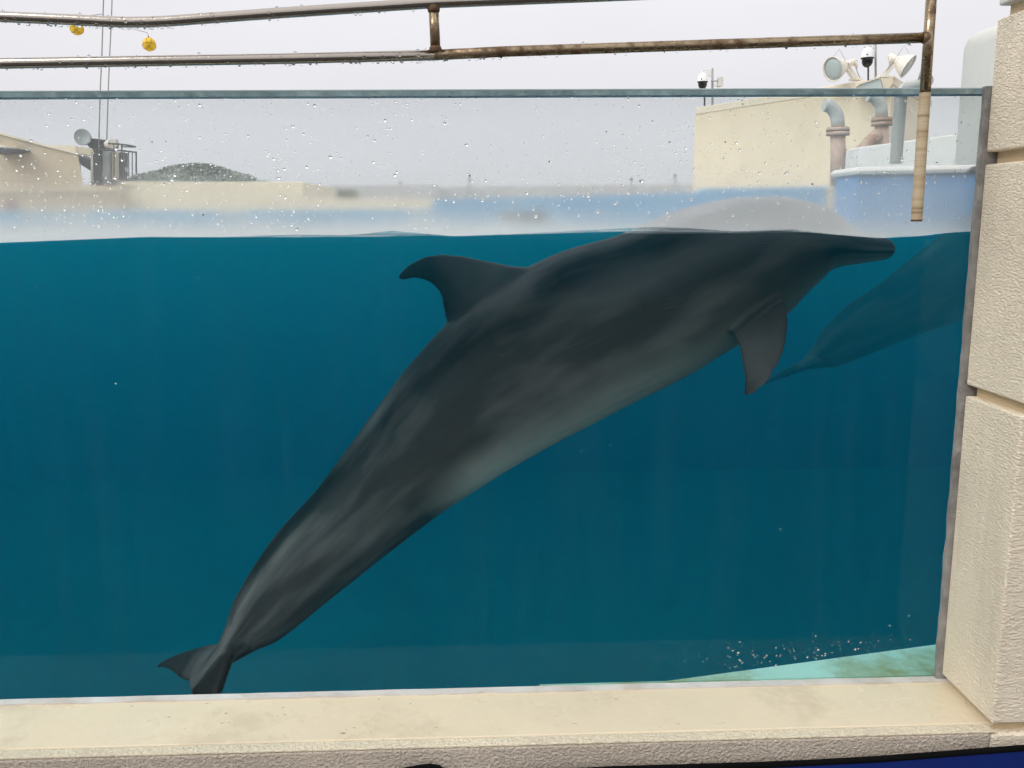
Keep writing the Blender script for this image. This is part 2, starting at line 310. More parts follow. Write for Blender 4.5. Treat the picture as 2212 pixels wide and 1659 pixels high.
vsum = n.new('ShaderNodeMath'); vsum.operation = 'ADD'; l.new(va_.outputs[0], vsum.inputs[0]); xr = n.new('ShaderNodeMapRange'); xr.inputs['From Min'].default_value = .05; xr.inputs['From Max'].default_value = .45; xr.inputs['To Min'].default_value = 1.1; xr.inputs['To Max'].default_value = .22; l.new(sx.outputs['X'], xr.inputs['Value']); xm = n.new('ShaderNodeMath'); xm.operation = 'MULTIPLY'; l.new(mlo.outputs[0], xm.inputs[0]); l.new(xr.outputs[0], xm.inputs[1]); l.new(xm.outputs[0], vsum.inputs[1]); vf = vsum
nb = n.new('ShaderNodeMath'); nb.operation = 'SUBTRACT'; nb.inputs[0].default_value = 1; l.new(g.outputs['Backfacing'], nb.inputs[1])
vf2 = n.new('ShaderNodeMath'); vf2.operation = 'MULTIPLY'; l.new(vf.outputs[0], vf2.inputs[0]); l.new(nb.outputs[0], vf2.inputs[1])
ms = n.new('ShaderNodeMixShader'); l.new(vf2.outputs[0], ms.inputs[0]); l.new(rf.outputs[0], ms.inputs[1]); l.new(df.outputs[0], ms.inputs[2]); l.new(ms.outputs[0], o.inputs[0])
M['film'] = m
m, n, l = newmat('droplet'); o = n.new('ShaderNodeOutputMaterial'); b = n.new('ShaderNodeBsdfGlass'); b.inputs['IOR'].default_value = 1.33; b.inputs['Roughness'].default_value = 0; l.new(b.outputs[0], o.inputs[0]); M['drop'] = m

# dolphin skin: uses the vertex attribute body = (length along body 0 tail..1 beak, angle round body, height -1 belly..1 back)
m, n, l = newmat('dolphin_skin'); o = n.new('ShaderNodeOutputMaterial'); b = n.new('ShaderNodeBsdfPrincipled'); l.new(b.outputs[0], o.inputs[0])
a = n.new('ShaderNodeAttribute'); a.attribute_name = 'body'; sx = n.new('ShaderNodeSeparateXYZ'); l.new(a.outputs['Vector'], sx.inputs[0])
tcn = n.new('ShaderNodeTexCoord'); p = tcn.outputs['Object']
wob = noisenode(n, l, 5, 3, p); hh = n.new('ShaderNodeMath'); hh.operation = 'MULTIPLY_ADD'; l.new(wob.outputs['Fac'], hh.inputs[0]); hh.inputs[1].default_value = .25; l.new(sx.outputs['Z'], hh.inputs[2])
# pale belly only from the vent forward
bl = n.new('ShaderNodeMapRange'); bl.inputs['From Min'].default_value = -.12; bl.inputs['From Max'].default_value = -.78; bl.interpolation_type = 'SMOOTHSTEP'; l.new(hh.outputs[0], bl.inputs['Value'])
ln = ramp(n, l, sx.outputs['X'], [(.28, 0.), (.36, 1.), (.56, .8), (.72, .45), (.85, .3), (1, .3)])
bf = n.new('ShaderNodeMath'); bf.operation = 'MULTIPLY'; l.new(bl.outputs[0], bf.inputs[0]); l.new(ln.outputs[0], bf.inputs[1])
base = ramp(n, l, hh.outputs[0], [(0.05, (.046, .038, .036)), (.45, (.028, .023, .022)), (.80, (.014, .0118, .0115)), (1.0, (.007, .006, .006))])
st = n.new('ShaderNodeMapping'); st.inputs['Scale'].default_value = (6, 4.5, 1); l.new(a.outputs['Vector'], st.inputs[0])
bn = noisenode(n, l, 1.1, 3, st.outputs[0], .5); c = mixc(n, l, ramp(n, l, bn.outputs['Fac'], [(.44, 0.), (.70, .8)]).outputs[0], base.outputs[0], (.155, .135, .131))
c = mixc(n, l, bf.outputs[0], c, (.46, .42, .385))
s2 = n.new('ShaderNodeMapping'); s2.inputs['Scale'].default_value = (7, 110, 1); s2.inputs['Rotation'].default_value = (0, 0, .12); l.new(a.outputs['Vector'], s2.inputs[0])
sn = noisenode(n, l, 1.0, 2, s2.outputs[0]); c = mixc(n, l, ramp(n, l, sn.outputs['Fac'], [(.67, 0.), (.75, .38)]).outputs[0], c, (.17, .165, .16))
# paler blaze running back from the shoulder
bx_ = ramp(n, l, sx.outputs['X'], [(.50, 0.), (.64, 1.), (.82, .9), (.92, 0.)]); bz_ = ramp(n, l, hh.outputs[0], [(.30, 0.), (.55, 1.), (.70, .8), (.86, 0.)])
bm_ = n.new('ShaderNodeMath'); bm_.operation = 'MULTIPLY'; l.new(bx_.outputs[0], bm_.inputs[0]); l.new(bz_.outputs[0], bm_.inputs[1])
bs_ = n.new('ShaderNodeMath'); bs_.operation = 'MULTIPLY'; l.new(bm_.outputs[0], bs_.inputs[0]); bs_.inputs[1].default_value = .6; c = mixc(n, l, bs_.outputs[0], c, (.13, .122, .122))
# parallel rake marks in scattered patches
rk = n.new('ShaderNodeMapping'); rk.inputs['Scale'].default_value = (9, 26, 1); rk.inputs['Rotation'].default_value = (0, 0, .5); l.new(a.outputs['Vector'], rk.inputs[0])
wv = n.new('ShaderNodeTexWave'); wv.inputs['Scale'].default_value = 1.6; wv.inputs['Distortion'].default_value = 3.5; wv.inputs['Detail'].default_value = 2; wv.inputs['Detail Scale'].default_value = .8; l.new(rk.outputs[0], wv.inputs['Vector'])
pm = noisenode(n, l, 7, 2, p); pr = ramp(n, l, pm.outputs['Fac'], [(.63, 0.), (.71, .32)]); wr = ramp(n, l, wv.outputs['Fac'], [(.90, 0.), (.97, 1.)])
rm_ = n.new('ShaderNodeMath'); rm_.operation = 'MULTIPLY'; l.new(pr.outputs[0], rm_.inputs[0]); l.new(wr.outputs[0], rm_.inputs[1]); c = mixc(n, l, rm_.outputs[0], c, (.16, .15, .148))
# jaw crease
mz = n.new('ShaderNodeMath'); mz.operation = 'ADD'; l.new(sx.outputs['Z'], mz.inputs[0]); mz.inputs[1].default_value = .22
ma = n.new('ShaderNodeMath'); ma.operation = 'ABSOLUTE'; l.new(mz.outputs[0], ma.inputs[0])
mj = ramp(n, l, ma.outputs[0], [(.05, .8), (.13, 0.)]); ms_ = ramp(n, l, sx.outputs['X'], [(.885, 0.), (.90, 1.)])
mm_ = n.new('ShaderNodeMath'); mm_.operation = 'MULTIPLY'; l.new(mj.outputs[0], mm_.inputs[0]); l.new(ms_.outputs[0], mm_.inputs[1]); c = mixc(n, l, mm_.outputs[0], c, (.004, .004, .004))
l.new(c, b.inputs['Base Color']); b.inputs['Roughness'].default_value = .45; b.inputs['Specular IOR Level'].default_value = .2
# out of the water the wet skin shines; below the surface water against skin hardly reflects
gp = n.new('ShaderNodeNewGeometry'); sz = n.new('ShaderNodeSeparateXYZ'); l.new(gp.outputs['Position'], sz.inputs[0])
wet = n.new('ShaderNodeMath'); wet.operation = 'GREATER_THAN'; l.new(sz.outputs['Z'], wet.inputs[0]); wet.inputs[1].default_value = 1.555; l.new(wet.outputs[0], b.inputs['Coat Weight']); b.inputs['Coat Roughness'].default_value = .35; b.inputs['Coat IOR'].default_value = 2.0
M['skin'] = m
M['eye'] = paint('eye', (.01, .008, .008), .1, .05)

# ------------------------------------------------------------------ setting: ground, tank
GY = 1.90                                   # front face of the pane
SILL_Z = at(1106, 1497, GY - .02).z
SILL_FRONT = atz(1106, 1608, SILL_Z).y
JX = at(2090, 835, GY - .02).x              # face of the right reveal
LX = -2.7                                   # left end of the window, out of frame
TOP_Z = at(1106, 192, GY).z
def sheet(name, x0, x1, y0, y1, z, mat):
    m = MB(); m.add([(x0,y0,z),(x1,y0,z),(x1,y1,z),(x0,y1,z)], [(0,1,2,3)]); return tag(m.build(name, mat), kind='structure')
sheet('ground', -60, 60, -60, 1.9, 0, M['ground'])
sheet('pool_deck', -300, 300, 9.25, 800, 1.5, M['deck'])
tank = thing('pool_tank', 'sunken concrete pool tank painted blue behind the acrylic window', 'pool tank', (0, 5, -1.2)); tank['kind'] = 'structure'
del tank['category']; del tank['label']
box('tank_floor', (-8, 1.6, -1.3), (7, 9.4, -1.0), M['tankfloor'], tank)
box('far_wall', (-8, 9.0, -1.0), (7, 9.3, at(500, 462, 9).z), M['tankwall'], tank)
box('side_wall', (-8.3, 1.6, -1.3), (-8, 9.4, 1.65), M['tankwall'], tank)
box('side_wall', (7, 1.6, -1.3), (7.3, 9.4, 1.65), M['tankwall'], tank)
# wall under and beside the window, on the tank side
box('front_wall_below', (-8, SILL_FRONT + .03, -1.3), (7, 1.946, SILL_Z - .030), M['ledge'], tank)
box('front_wall_end', (JX + .62, 1.96, -1.0), (7, 2.2, 1.7), M['tankwall'], tank)
box('front_wall_end', (-8, 1.96, -1.0), (LX - .62, 2.2, 1.7), M['tankwall'], tank)
# submerged ledge at the foot of the pane that widens to the right
zl = SILL_Z - .018
q = [atz(1440, 1470, zl), atz(2030, 1391, zl)]
d = (q[1] - q[0]); e = q[0] + d * ((JX + .6 - q[0].x) / d.x)
m_ = MB(); m_.prism([(q[0].x - .3, 1.948, zl), (q[0].x, 1.949, zl), (q[1].x, q[1].y, zl), (e.x, e.y, zl), (e.x, 1.948, zl)], (0, 0, -.35)); m_.build('inner_ledge', M['ledge'], tank)

# water surface: contact line on the pane follows the photographed ripple, then long low waves
CON = [(-200,531),(0,525),(150,519),(330,512),(480,513),(640,508),(760,509),(850,500),(905,505),(980,511),(1100,507),(1300,497),(1400,492),(1480,494),(1580,501),(1700,496),(1800,507),(1900,515),(1990,510),(2050,503),(2095,500),(2300,500)]
cp = [at(x, y, GY + .045) for x, y in CON]; cxs = [p.x for p in cp]; czs = [p.z for p in cp]
cmean = sum(czs[2:-2]) / len(czs[2:-2]); WATER_MEAN = cmean
def waterz(x, y):
    zc = float(np.interp(x, cxs, czs)) if cxs[0] < x < cxs[-1] else cmean + .004 * math.sin(x * 5)
    f = math.exp(-((y - GY - .045) / .10))
    w = noise.noise(Vector((x * 2.0, y * 3.0, 3.1))) * .010 + noise.noise(Vector((x * 5, y * 8, 9.7))) * .006
    return zc * f + (cmean - .004 + w) * (1 - f)
xs = list(np.linspace(-8.02, -1.6, 26)) + list(np.linspace(-1.55, 1.7, 200)) + list(np.linspace(1.8, 7.02, 22))
ys = [GY + .0415] + list(GY + .045 + np.geomspace(.008, 9.05 - GY - .045, 120))
nx, ny = len(xs), len(ys); vs_ = [(x, y, waterz(x, y)) for y in ys for x in xs]; fs_ = []
for j in range(ny - 1):
    for i in range(nx - 1): k = j * nx + i; fs_.append((k, k + 1, k + nx + 1, k + nx))
nb_ = len(vs_); vs_ += [(x, y, -1.05) for (x, y) in ((xs[0], ys[0]), (xs[-1], ys[0]), (xs[-1], ys[-1]), (xs[0], ys[-1]))]
A, B_, C_, D_ = nb_, nb_ + 1, nb_ + 2, nb_ + 3
fs_.append((A, D_, C_, B_))
fs_.append(tuple([A, B_] + [nx - 1 - i for i in range(nx)]))
fs_.append(tuple([C_, D_] + [(ny - 1) * nx + i for i in range(nx)]))
fs_.append(tuple([B_, C_] + [(ny - 1 - j) * nx + nx - 1 for j in range(ny)]))
fs_.append(tuple([D_, A] + [j * nx for j in range(ny)]))
wm = MB(); wm.add(vs_, fs_, False); wm.sm = [i < (nx-1)*(ny-1) for i in range(len(fs_))]
tag(wm.build('water', M['water']), kind='structure')

# ------------------------------------------------------------------ window surround
sur = thing('window_surround', 'cream stucco wall with smooth sill and grooved pillar framing the pool window', 'wall', (0, 1.8, 0))
def gz(px, py): return atx(px, py, JX).z
# panels of the pillar are separated by recessed grooves
gr = [gz(2140, 1574), gz(2095, 846), gz(2140, 341), gz(2170, 22)]
gh = .0125
PF = SILL_FRONT                            # front of the pillar flush with the lower wall
levels = [0.0] + gr + [2.75]
for i in range(len(levels) - 1):
    z0 = levels[i] + (gh if i else 0); z1 = levels[i+1] - (gh if i < len(gr) else 0)
    if i == 0: z1 = levels[1] - gh
    m_ = MB()
    if i == 0:
        m_.box((JX, PF, z0), (JX + 1.6, 1.886, z1))
    else: m_.box((JX, PF, z0), (JX + 1.6, 1.886, z1))
    ob = m_.build('pillar_panel', M['stucco'] if i != 4 else M['palegrey'], sur, .004)
box('groove_backing', (JX + .022, PF + .022, .02), (JX + 1.58, 1.880, 2.72), M['groove'], sur)
box('lower_wall', (-8, SILL_FRONT - .001, 0), (JX - .002, SILL_FRONT + .028, SILL_Z - .006), M['stucco_low_shaded'], sur, .003)
box('sill', (LX, SILL_FRONT + .0305, SILL_Z - .10), (JX + .06, GY - .004, SILL_Z), M['sill'], sur, .004)
box('sill_edge', (LX, SILL_FRONT + .0005, SILL_Z - .0058), (JX + .012, SILL_FRONT + .0300, SILL_Z - .0006), M['stucco_edge'], sur, .0022)
for i in range(3):
    box('pillar_panel', (LX - 1.6, PF, i * .9 + .02), (LX, 1.955, i * .9 + .88), M['stucco'], sur, .012)

# ------------------------------------------------------------------ the acrylic pane
pane = thing('acrylic_window', 'thick clear acrylic window of the dolphin pool with wet top edge', 'window', (0, GY + .02, SILL_Z))
pane_bot = SILL_Z - .004
PJX = JX + .25
box('pane', (LX, GY, pane_bot), (PJX, GY + .04, TOP_Z - .013), M['acrylic'], pane)
box('edge_reflection_band', (LX, GY + .0005, TOP_Z - .0128), (PJX, GY + .0395, TOP_Z - .0035), M['edge'], pane)
box('edge_bevel', (LX, GY + .0005, TOP_Z - .0034), (PJX, GY + .0395, TOP_Z), M['edge_top'], pane, .001)
fm = MB(); fx = list(np.linspace(LX + .01, PJX - .002, 160)); fv = []
for x in fx:
    zb_ = waterz(x, GY + .0415) + .0012
    fv += [(x, GY + .0403, zb_), (x, GY + .0410, zb_), (x, GY + .0410, TOP_Z - .014), (x, GY + .0403, TOP_Z - .014)]
ff = [(4*i + k, 4*i + (k+1) % 4, 4*i + 4 + (k+1) % 4, 4*i + 4 + k) for i in range(159) for k in range(4)] + [(3,2,1,0), (636,637,638,639)]
fm.add(fv, ff); fm.build('wet_film_haze', M['film'], pane)
# sealant
def wobble_strip(name, a, b, wdir, w0, thick, mat, n=70, amp=.003):
    a = Vector(a); b = Vector(b); wd = Vector(wdir); vs = []; fs = []; rnd = random.Random(3)
    for i in range(n + 1):
        p = a.lerp(b, i / n); w = w0 + noise.noise(Vector((i * .35, 2, 7))) * amp; t = thick * (1 + .25 * noise.noise(Vector((i * .5, 9, 1))))
        vs += [p, p + wd * w, p + wd * w + Vector((0, -t, 0)), p + Vector((0, -t, 0))]
    for i in range(n):
        for k in range(4): fs.append((4*i + k, 4*i + (k+1) % 4, 4*i + 4 + (k+1) % 4, 4*i + 4 + k))
    fs += [(3,2,1,0), (4*n, 4*n+1, 4*n+2, 4*n+3)]
    m_ = MB(); m_.add(vs, fs, False); return m_.build(name, mat, pane)
wobble_strip('side_sealant', (JX + .05, GY + .001, SILL_Z), (JX + .05, GY + .001, TOP_Z + .001), (-1, 0, 0), .060, .014, M['caulk'])
wobble_strip('foot_sealant', (LX, GY + .001, SILL_Z - .002), (JX + .06, GY + .001, SILL_Z - .002), (0, 0, 1), .006, .022, M['caulk_pale'], 120, .0012)

# water drops on the pane: far too many to count
def drops_mesh(items):
    m_ = MB(); SEG = 8
    for (p, rx, rz, dep) in items:
        x, y, z = p; vs = []
        for (fr_, rr) in ((0, 1.0), (.55, .86), (.9, .48)):
            for k in range(SEG):
                a = 2 * math.pi * k / SEG; vs.append((x + math.cos(a) * rx * rr, y - fr_ * dep, z + math.sin(a) * rz * rr * (1 if math.sin(a) < 0 else .85)))
        vs.append((x, y - dep, z))
        fs = [tuple(range(SEG))]
        for q_ in range(2):
            for k in range(SEG): fs.append((q_*SEG + k, q_*SEG + (k+1) % SEG, (q_+1)*SEG + (k+1) % SEG, (q_+1)*SEG + k))
        for k in range(SEG): fs.append((2*SEG + k, 2*SEG + (k+1) % SEG, 3*SEG))
        m_.add(vs, fs, True)
    return m_
rnd = random.Random(11); items = []
x_l, x_r = -2.0, JX - .02; tz = TOP_Z - .016
while len(items) < 2600:
    x = rnd.uniform(x_l, x_r); z = rnd.uniform(cmean + .012, tz)
    hrel = (z - cmean) / (tz - cmean)
    dens = .40 + .5 * math.exp(-((hrel - .45) / .22) ** 2) + .9 * math.exp(-((hrel - .98) / .03) ** 2)
    dens *= .55 + .9 * max(0, noise.noise(Vector((x * 3, z * 5, 4))) + .4)
    if x < -.3: dens *= 1.5
    if rnd.random() > dens: continue
    s = min(.0032, .00088 * math.exp(rnd.gauss(0, .5)) + .0002)
    items.append(((x, GY - .0006, z), s * rnd.uniform(.8, 1.5), s * rnd.uniform(.8, 1.5), s * .4))
for i in range(170):     # beads low down on the right, and a thin scatter over the rest
    px = rnd.gauss(1720, 150); py = 1425 - (px - 1720) * .10 + rnd.gauss(0, 18) - abs(rnd.gauss(0, 14))
    if px > 1985 or py > 1466 - (px - 1480) * .13: continue
    p = at(px, py, GY - .0006); s = .0010 * math.exp(rnd.gauss(0, .5)); items.append((tuple(p), s, s, s * .6))
for i in range(90):
    p = at(rnd.uniform(0, 2000), rnd.uniform(540, 1450), GY - .0006); s = .00045 * math.exp(rnd.gauss(0, .4)); items.append((tuple(p), s, s * 1.4, s * .6))
dr = drops_mesh(items).build('water_drops', M['drop'], pane); dr['kind'] = 'stuff'

# ------------------------------------------------------------------ dolphins
ST = [(482,1420,24,.9,2.16),(520,1378,44,.60,2.18),(560,1334,69,.52,2.21),(660,1222,94,.60,2.28),(765,1123,106,.70,2.34),(880,1007,130,.80,2.39),(1000,894,159,.88,2.43),(1120,800,179,.92,2.46),
      (1260,722,182,.95,2.48),(1390,670,170,.97,2.49),(1505,612,161,.97,2.50),(1620,566,143,.96,2.50),(1700,536,113,.96,2.50),(1768,524,80,.96,2.50),(1812,528,53,.95,2.50),(1850,535,36,1.15,2.50),(1890,537,27,1.3,2.50),(1918,538,21,1.3,2.50),(1932,538,6,1.2,2.50)]
def catmull(P, n):
    P = [np.array(p, float) for p in P]; out_ = []
    for i in range(len(P) - 1):
        p0 = P[max(i-1, 0)]; p1 = P[i]; p2 = P[i+1]; p3 = P[min(i+2, len(P)-1)]
        for k in range(n):
            t = k / n; out_.append(.5 * (2*p1 + (p2-p0)*t + (2*p0-5*p1+4*p2-p3)*t*t + (-p0+3*p1-3*p2+p3)*t**3))
    out_.append(P[-1]); return out_
def build_dolphin_mesh(tips, vox):
    dense = catmull(ST, 6)
    cen = [at(p[0], p[1], p[4]) for p in dense]; hh_ = [p[2] * pxm(p[0], p[1], p[4]) for p in dense]; ww = [h * p[3] for h, p in zip(hh_, dense)]
    n = len(cen); T = []; Nn = []; Bn = []
    for i in range(n):
        t = (cen[min(i+2, n-1)] - cen[max(i-2, 0)]).normalized(); nn = Vector((0,-1,0)).cross(t).normalized(); bb = t.cross(nn).normalized()
        if bb.y > 0: bb = -bb
        T.append(t); Nn.append(nn); Bn.append(bb)
    m_ = MB(); SEG = 36; vs = []
    for i in range(n):
        for k in range(SEG):
            a = 2 * math.pi * k / SEG; ca, sa = math.cos(a), math.sin(a)
            vs.append(cen[i] + Nn[i] * hh_[i] * ca + Bn[i] * ww[i] * (1 if sa > 0 else -1) * abs(sa) ** (1.0 if i > 30 else 1.2))
    fs = [(i*SEG + k, i*SEG + (k+1) % SEG, (i+1)*SEG + (k+1) % SEG, (i+1)*SEG + k) for i in range(n-1) for k in range(SEG)]
    fs += [tuple(range(SEG))[::-1], tuple((n-1)*SEG + k for k in range(SEG))]
    m_.add(vs, fs, True)
    def fin(secs, tip, thick):        # secs: (leading point, trailing point); thick: unit vector across the fin
        vs = []; S = 14
        for (a, b_, th) in secs:
            for k in range(S):
                u = 2 * math.pi * k / S; c_ = (1 - math.cos(u)) / 2          # 0 lead .. 1 trail
                prof = 1.4 * math.sqrt(max(c_, 0)) * (1 - c_) + .26
                vs.append(a.lerp(b_, c_) + thick * th * prof * (1 if u < math.pi else -1) * (1 if 0 < k < S and k != S//2 else 0))
        nS = len(secs); fs = [(i*S + k, i*S + (k+1) % S, (i+1)*S + (k+1) % S, (i+1)*S + k) for i in range(nS-1) for k in range(S)]
        vs.append(tip); fs += [((nS-1)*S + k, (nS-1)*S + (k+1) % S, nS*S) for k in range(S)]; fs.append(tuple(range(S))[::-1])
        m_.add(vs, fs, True)
    Yf = 2.455
    F = [((1215,625),(985,770),.050),((1150,577),(957,672),.040),((1105,574),(954,648),.034),((1060,565),(948,630),.030),((1000,553),(930,611),.026),((955,549),(908,603),.022),((918,554),(890,602),.018),((885,570),(870,607),.013),((868,586),(860,604),.009)]
    fin([(at(*a, Yf), at(*b_, Yf), t) for a, b_, t in F], at(857, 598, Yf), Vector((0, 1, 0)))
    FL = [((1690,620),(1560,690),.045,2.360),((1704,684),(1592,742),.034,2.285),((1700,735),(1602,787),.028,2.250),((1686,780),(1606,822),.023,2.220),((1660,820),(1605,848),.021,2.190),((1635,848),(1606,861),.017,2.175)]
    fin([(at(*a, y), at(*b_, y + .012), t) for a, b_, t, y in FL], at(1613, 867, 2.165), Vector((.25, 1, .35)).normalized())
    def far(px, py): return (px + 12 - (px - 1650) * .15, py - 75 - (py - 700) * .3)
    fin([(at(*far(*a), 4.99 - y), at(*far(*b_), 4.99 - y), t) for a, b_, t, y in FL], at(*far(1613, 867), 4.99 - 2.165), Vector((.25, 1, -.35)).normalized())
    # flukes
    root = at(500, 1392, 2.17); ft, nt_ = tips; ax = ((ft + nt_) / 2 - root) / 1.3; lat = (ft - nt_) / 2; nrm = ax.cross(lat).normalized()
    for sgn in (1, -1):
        secs = []
        for (v, l0, t0, th) in ((0, -.02, .95, .026), (.12, .06, 1.02, .025), (.3, .20, 1.07, .022), (.5, .42, 1.09, .019), (.7, .66, 1.13, .016), (.87, .92, 1.20, .013), (.96, 1.12, 1.27, .011)):
            secs.append((root + ax * l0 + lat * sgn * v, root + ax * t0 + lat * sgn * v, th))
        fin(secs, root + ax * 1.30 + lat * sgn, nrm)
    me = bpy.data.meshes.new('dolphin_raw'); me.from_pydata(m_.v, [], m_.f)
    bm = bmesh.new(); bm.from_mesh(me); bmesh.ops.recalc_face_normals(bm, faces=bm.faces); bm.to_mesh(me); bm.free()
    tmp = bpy.data.objects.new('tmp_dolphin', me); C.objects.link(tmp)
    rm = tmp.modifiers.new('r', 'REMESH'); rm.mode = 'VOXEL'; rm.voxel_size = vox; rm.use_smooth_shade = True
    sm = tmp.modifiers.new('s', 'SMOOTH'); sm.factor = .5; sm.iterations = 7
    dg = bpy.context.evaluated_depsgraph_get(); me2 = bpy.data.meshes.new_from_object(tmp.evaluated_get(dg)); bpy.data.objects.remove(tmp)
    me2.name = 'dolphin'
    co = np.empty(len(me2.vertices) * 3); me2.vertices.foreach_get('co', co); co = co.reshape(-1, 3)
    cc = np.array([list(c_) for c_ in cen]); NN = np.array([list(x) for x in Nn]); BB = np.array([list(x) for x in Bn]); H = np.array(hh_); W = np.array(ww)
    idx = np.empty(len(co), int)
    for i in range(0, len(co), 4000): idx[i:i+4000] = ((co[i:i+4000, None, :] - cc[None]) ** 2).sum(2).argmin(1)
    dlt = co - cc[idx]; dn = (dlt * NN[idx]).sum(1) / H[idx]; db = (dlt * BB[idx]).sum(1) / W[idx]
    seglen = np.r_[0, np.cumsum(np.linalg.norm(np.diff(cc, axis=0), axis=1))]; s_ = seglen[idx] / seglen[-1]
    dn = np.clip(dn, -1.2, 1.2); body = np.stack([s_, np.arctan2(np.abs(db), dn) / math.pi, dn], 1).astype(np.float32)
    # flipper and flukes keep the dark back colour
    zfl = np.array([p[0] for p in [(0,)]]); 
    body[s_ < .03, 2] = .45
    fin_ = (np.sqrt(dn ** 2 + db ** 2) > 1.10) & (dn < .6); body[fin_, 2] = .80
    ed = np.empty(len(me2.edges) * 2, dtype=np.int64); me2.edges.foreach_get('vertices', ed); ed = ed.reshape(-1, 2)
    deg = np.bincount(ed.ravel(), minlength=len(co)).astype(np.float32)
    for it in range(14):
        acc = np.zeros_like(body)
        for k in range(3): acc[:, k] = np.bincount(ed[:, 0], body[ed[:, 1], k], len(co)) + np.bincount(ed[:, 1], body[ed[:, 0], k], len(co))
        body = (.4 * body + .6 * acc / deg[:, None]).astype(np.float32)
    me2.attributes.new('body', 'FLOAT_VECTOR', 'POINT').data.foreach_set('vector', body.ravel())
    for p_ in me2.polygons: p_.use_smooth = True
    return me2
dme = build_dolphin_mesh((at(335, 1443, 2.35), at(428, 1570, 1.99)), .0058)
dme2 = build_dolphin_mesh((at(452, 1462, 2.36), at(437, 1478, 1.98)), .010); dme2.materials.append(M['skin'])
base = at(660, 1222, 2.28)
dme.materials.append(M['skin'])
d1 = thing('dolphin', 'large grey bottlenose dolphin rising to the surface, dorsal fin and flipper in full view', 'dolphin', base)
bo = link('body', dme, None, d1)
def eye(parent, px, py, Y):
    m_ = MB(); m_.lathe(at(px, py, Y) + Vector((0, -.004, 0)), (0, -1, 0), [(-.010, .002), (-.006, .010), (0, .012), (.005, .009), (.008, .002)], 12); return m_.build('eye', M['eye'], parent)
eye(bo, 1762, 562, 2.425)
# second animal deeper in the tank, same shape turned flatter and mirrored in place
d2 = thing('dolphin', 'blurred dolphin deeper in the tank with its tail low, half hidden behind the pillar', 'dolphin', (0, 0, 0))
b2 = bpy.data.objects.new('body', dme2); C.objects.link(b2); b2.parent = d2
tail0 = at(500, 1395, 2.18); tail2 = at(1752, 778, 4.35)
d2.matrix_world = Matrix.Translation(tail2) @ Matrix.Rotation(R(16.5), 4, 'Y') @ Matrix.Rotation(R(-5), 4, 'Z') @ Matrix.Scale(1.22, 4)
b2.matrix_parent_inverse = Matrix.Translation(-tail0)

# ------------------------------------------------------------------ railing in front of the pane
RY = 1.80
rail = thing('handrail', 'wet stainless steel handrail with bent top bar above the window, rusting to the right', 'handrail', (0, RY, 1.7))
def P(l_): return [at(x, y, RY) for x, y in l_]
r_ = 11.2 * pxm(1106, 110, RY)
top = [(-700,12),(-300,24),(0,36),(165,43),(230,46.5),(275,48),(320,47.5),(364,45.5),(603,28),(939,6),(1300,-8),(2013,-38),(2330,-50)]
low = [(-700,152),(0,137),(603,127),(939,119)]; low2 = [(939,119),(1097,111),(1700,91),(2003,81)]
def tubepart(name, pts, rr, mat, parent, seg=16, caps=True): m_ = MB(); m_.tube(pts, rr, seg, caps); return m_.build(name, mat, parent)
tubepart('top_rail', P(top), r_, M['chrome'], rail)
tubepart('lower_rail', P(low), r_, M['chrome'], rail); tubepart('lower_rail', P(low2), r_ * .995, M['chrome_rusty'], rail)
tubepart('post', P([(936.5,14),(941,112)]), r_ * .95, M['chrome_rusty'], rail)
seam_y = 203
def postx(y): return 2013 - (y + 20) * (33 / 495.)
tubepart('post', P([(postx(-40),-40),(postx(seam_y),seam_y)]), r_ * 1.02, M['chrome_rusty'], rail)
# wrapped foot, cut off open above the water
m_ = MB(); a_, b_ = at(postx(seam_y - 3), seam_y - 3, RY), at(postx(474), 474, RY); rr = r_ * 1.10
m_.tube([a_, b_], rr, 18, False)
m_.tube([b_ + Vector((0,0,.0)), b_ + (a_ - b_) * .35], rr * .84, 18, False); fo = m_.build('wrapped_foot', M['tape'], rail)
m_ = MB(); S = 18
inn = [b_ + Vector((math.cos(k*2*math.pi/S), math.sin(k*2*math.pi/S), 0)) * rr * .84 for k in range(S)]; ou = [b_ + Vector((math.cos(k*2*math.pi/S), math.sin(k*2*math.pi/S), 0)) * rr for k in range(S)]
dn_ = Vector((0, -.0, -.004)); vs = inn + ou + [p + dn_ for p in inn] + [p + dn_ for p in ou]
fs = []
for k in range(S): j = (k+1) % S; fs += [(k, j, S+j, S+k), (2*S+k, 3*S+k, 3*S+j, 2*S+j), (S+k, S+j, 3*S+j, 3*S+k), (k, 2*S+k, 2*S+j, j)]
m_.add(vs, fs); m_.build('cut_rim', M['weld'], fo)
for (x, y, d_) in ((936.8, 20, (0,0,1)), (940.8, 108, (0,0,1)), (1998, 81.2, (1,0,0)), (2330, -50, (1,0,0))):
    m_ = MB(); m_.lathe(at(x, y, RY), d_, [(-.006, r_ * 1.0), (-.003, r_ * 1.16), (.003, r_ * 1.2), (.007, r_ * 1.0)], 16); m_.build('weld_bead', M['weld'], rail)
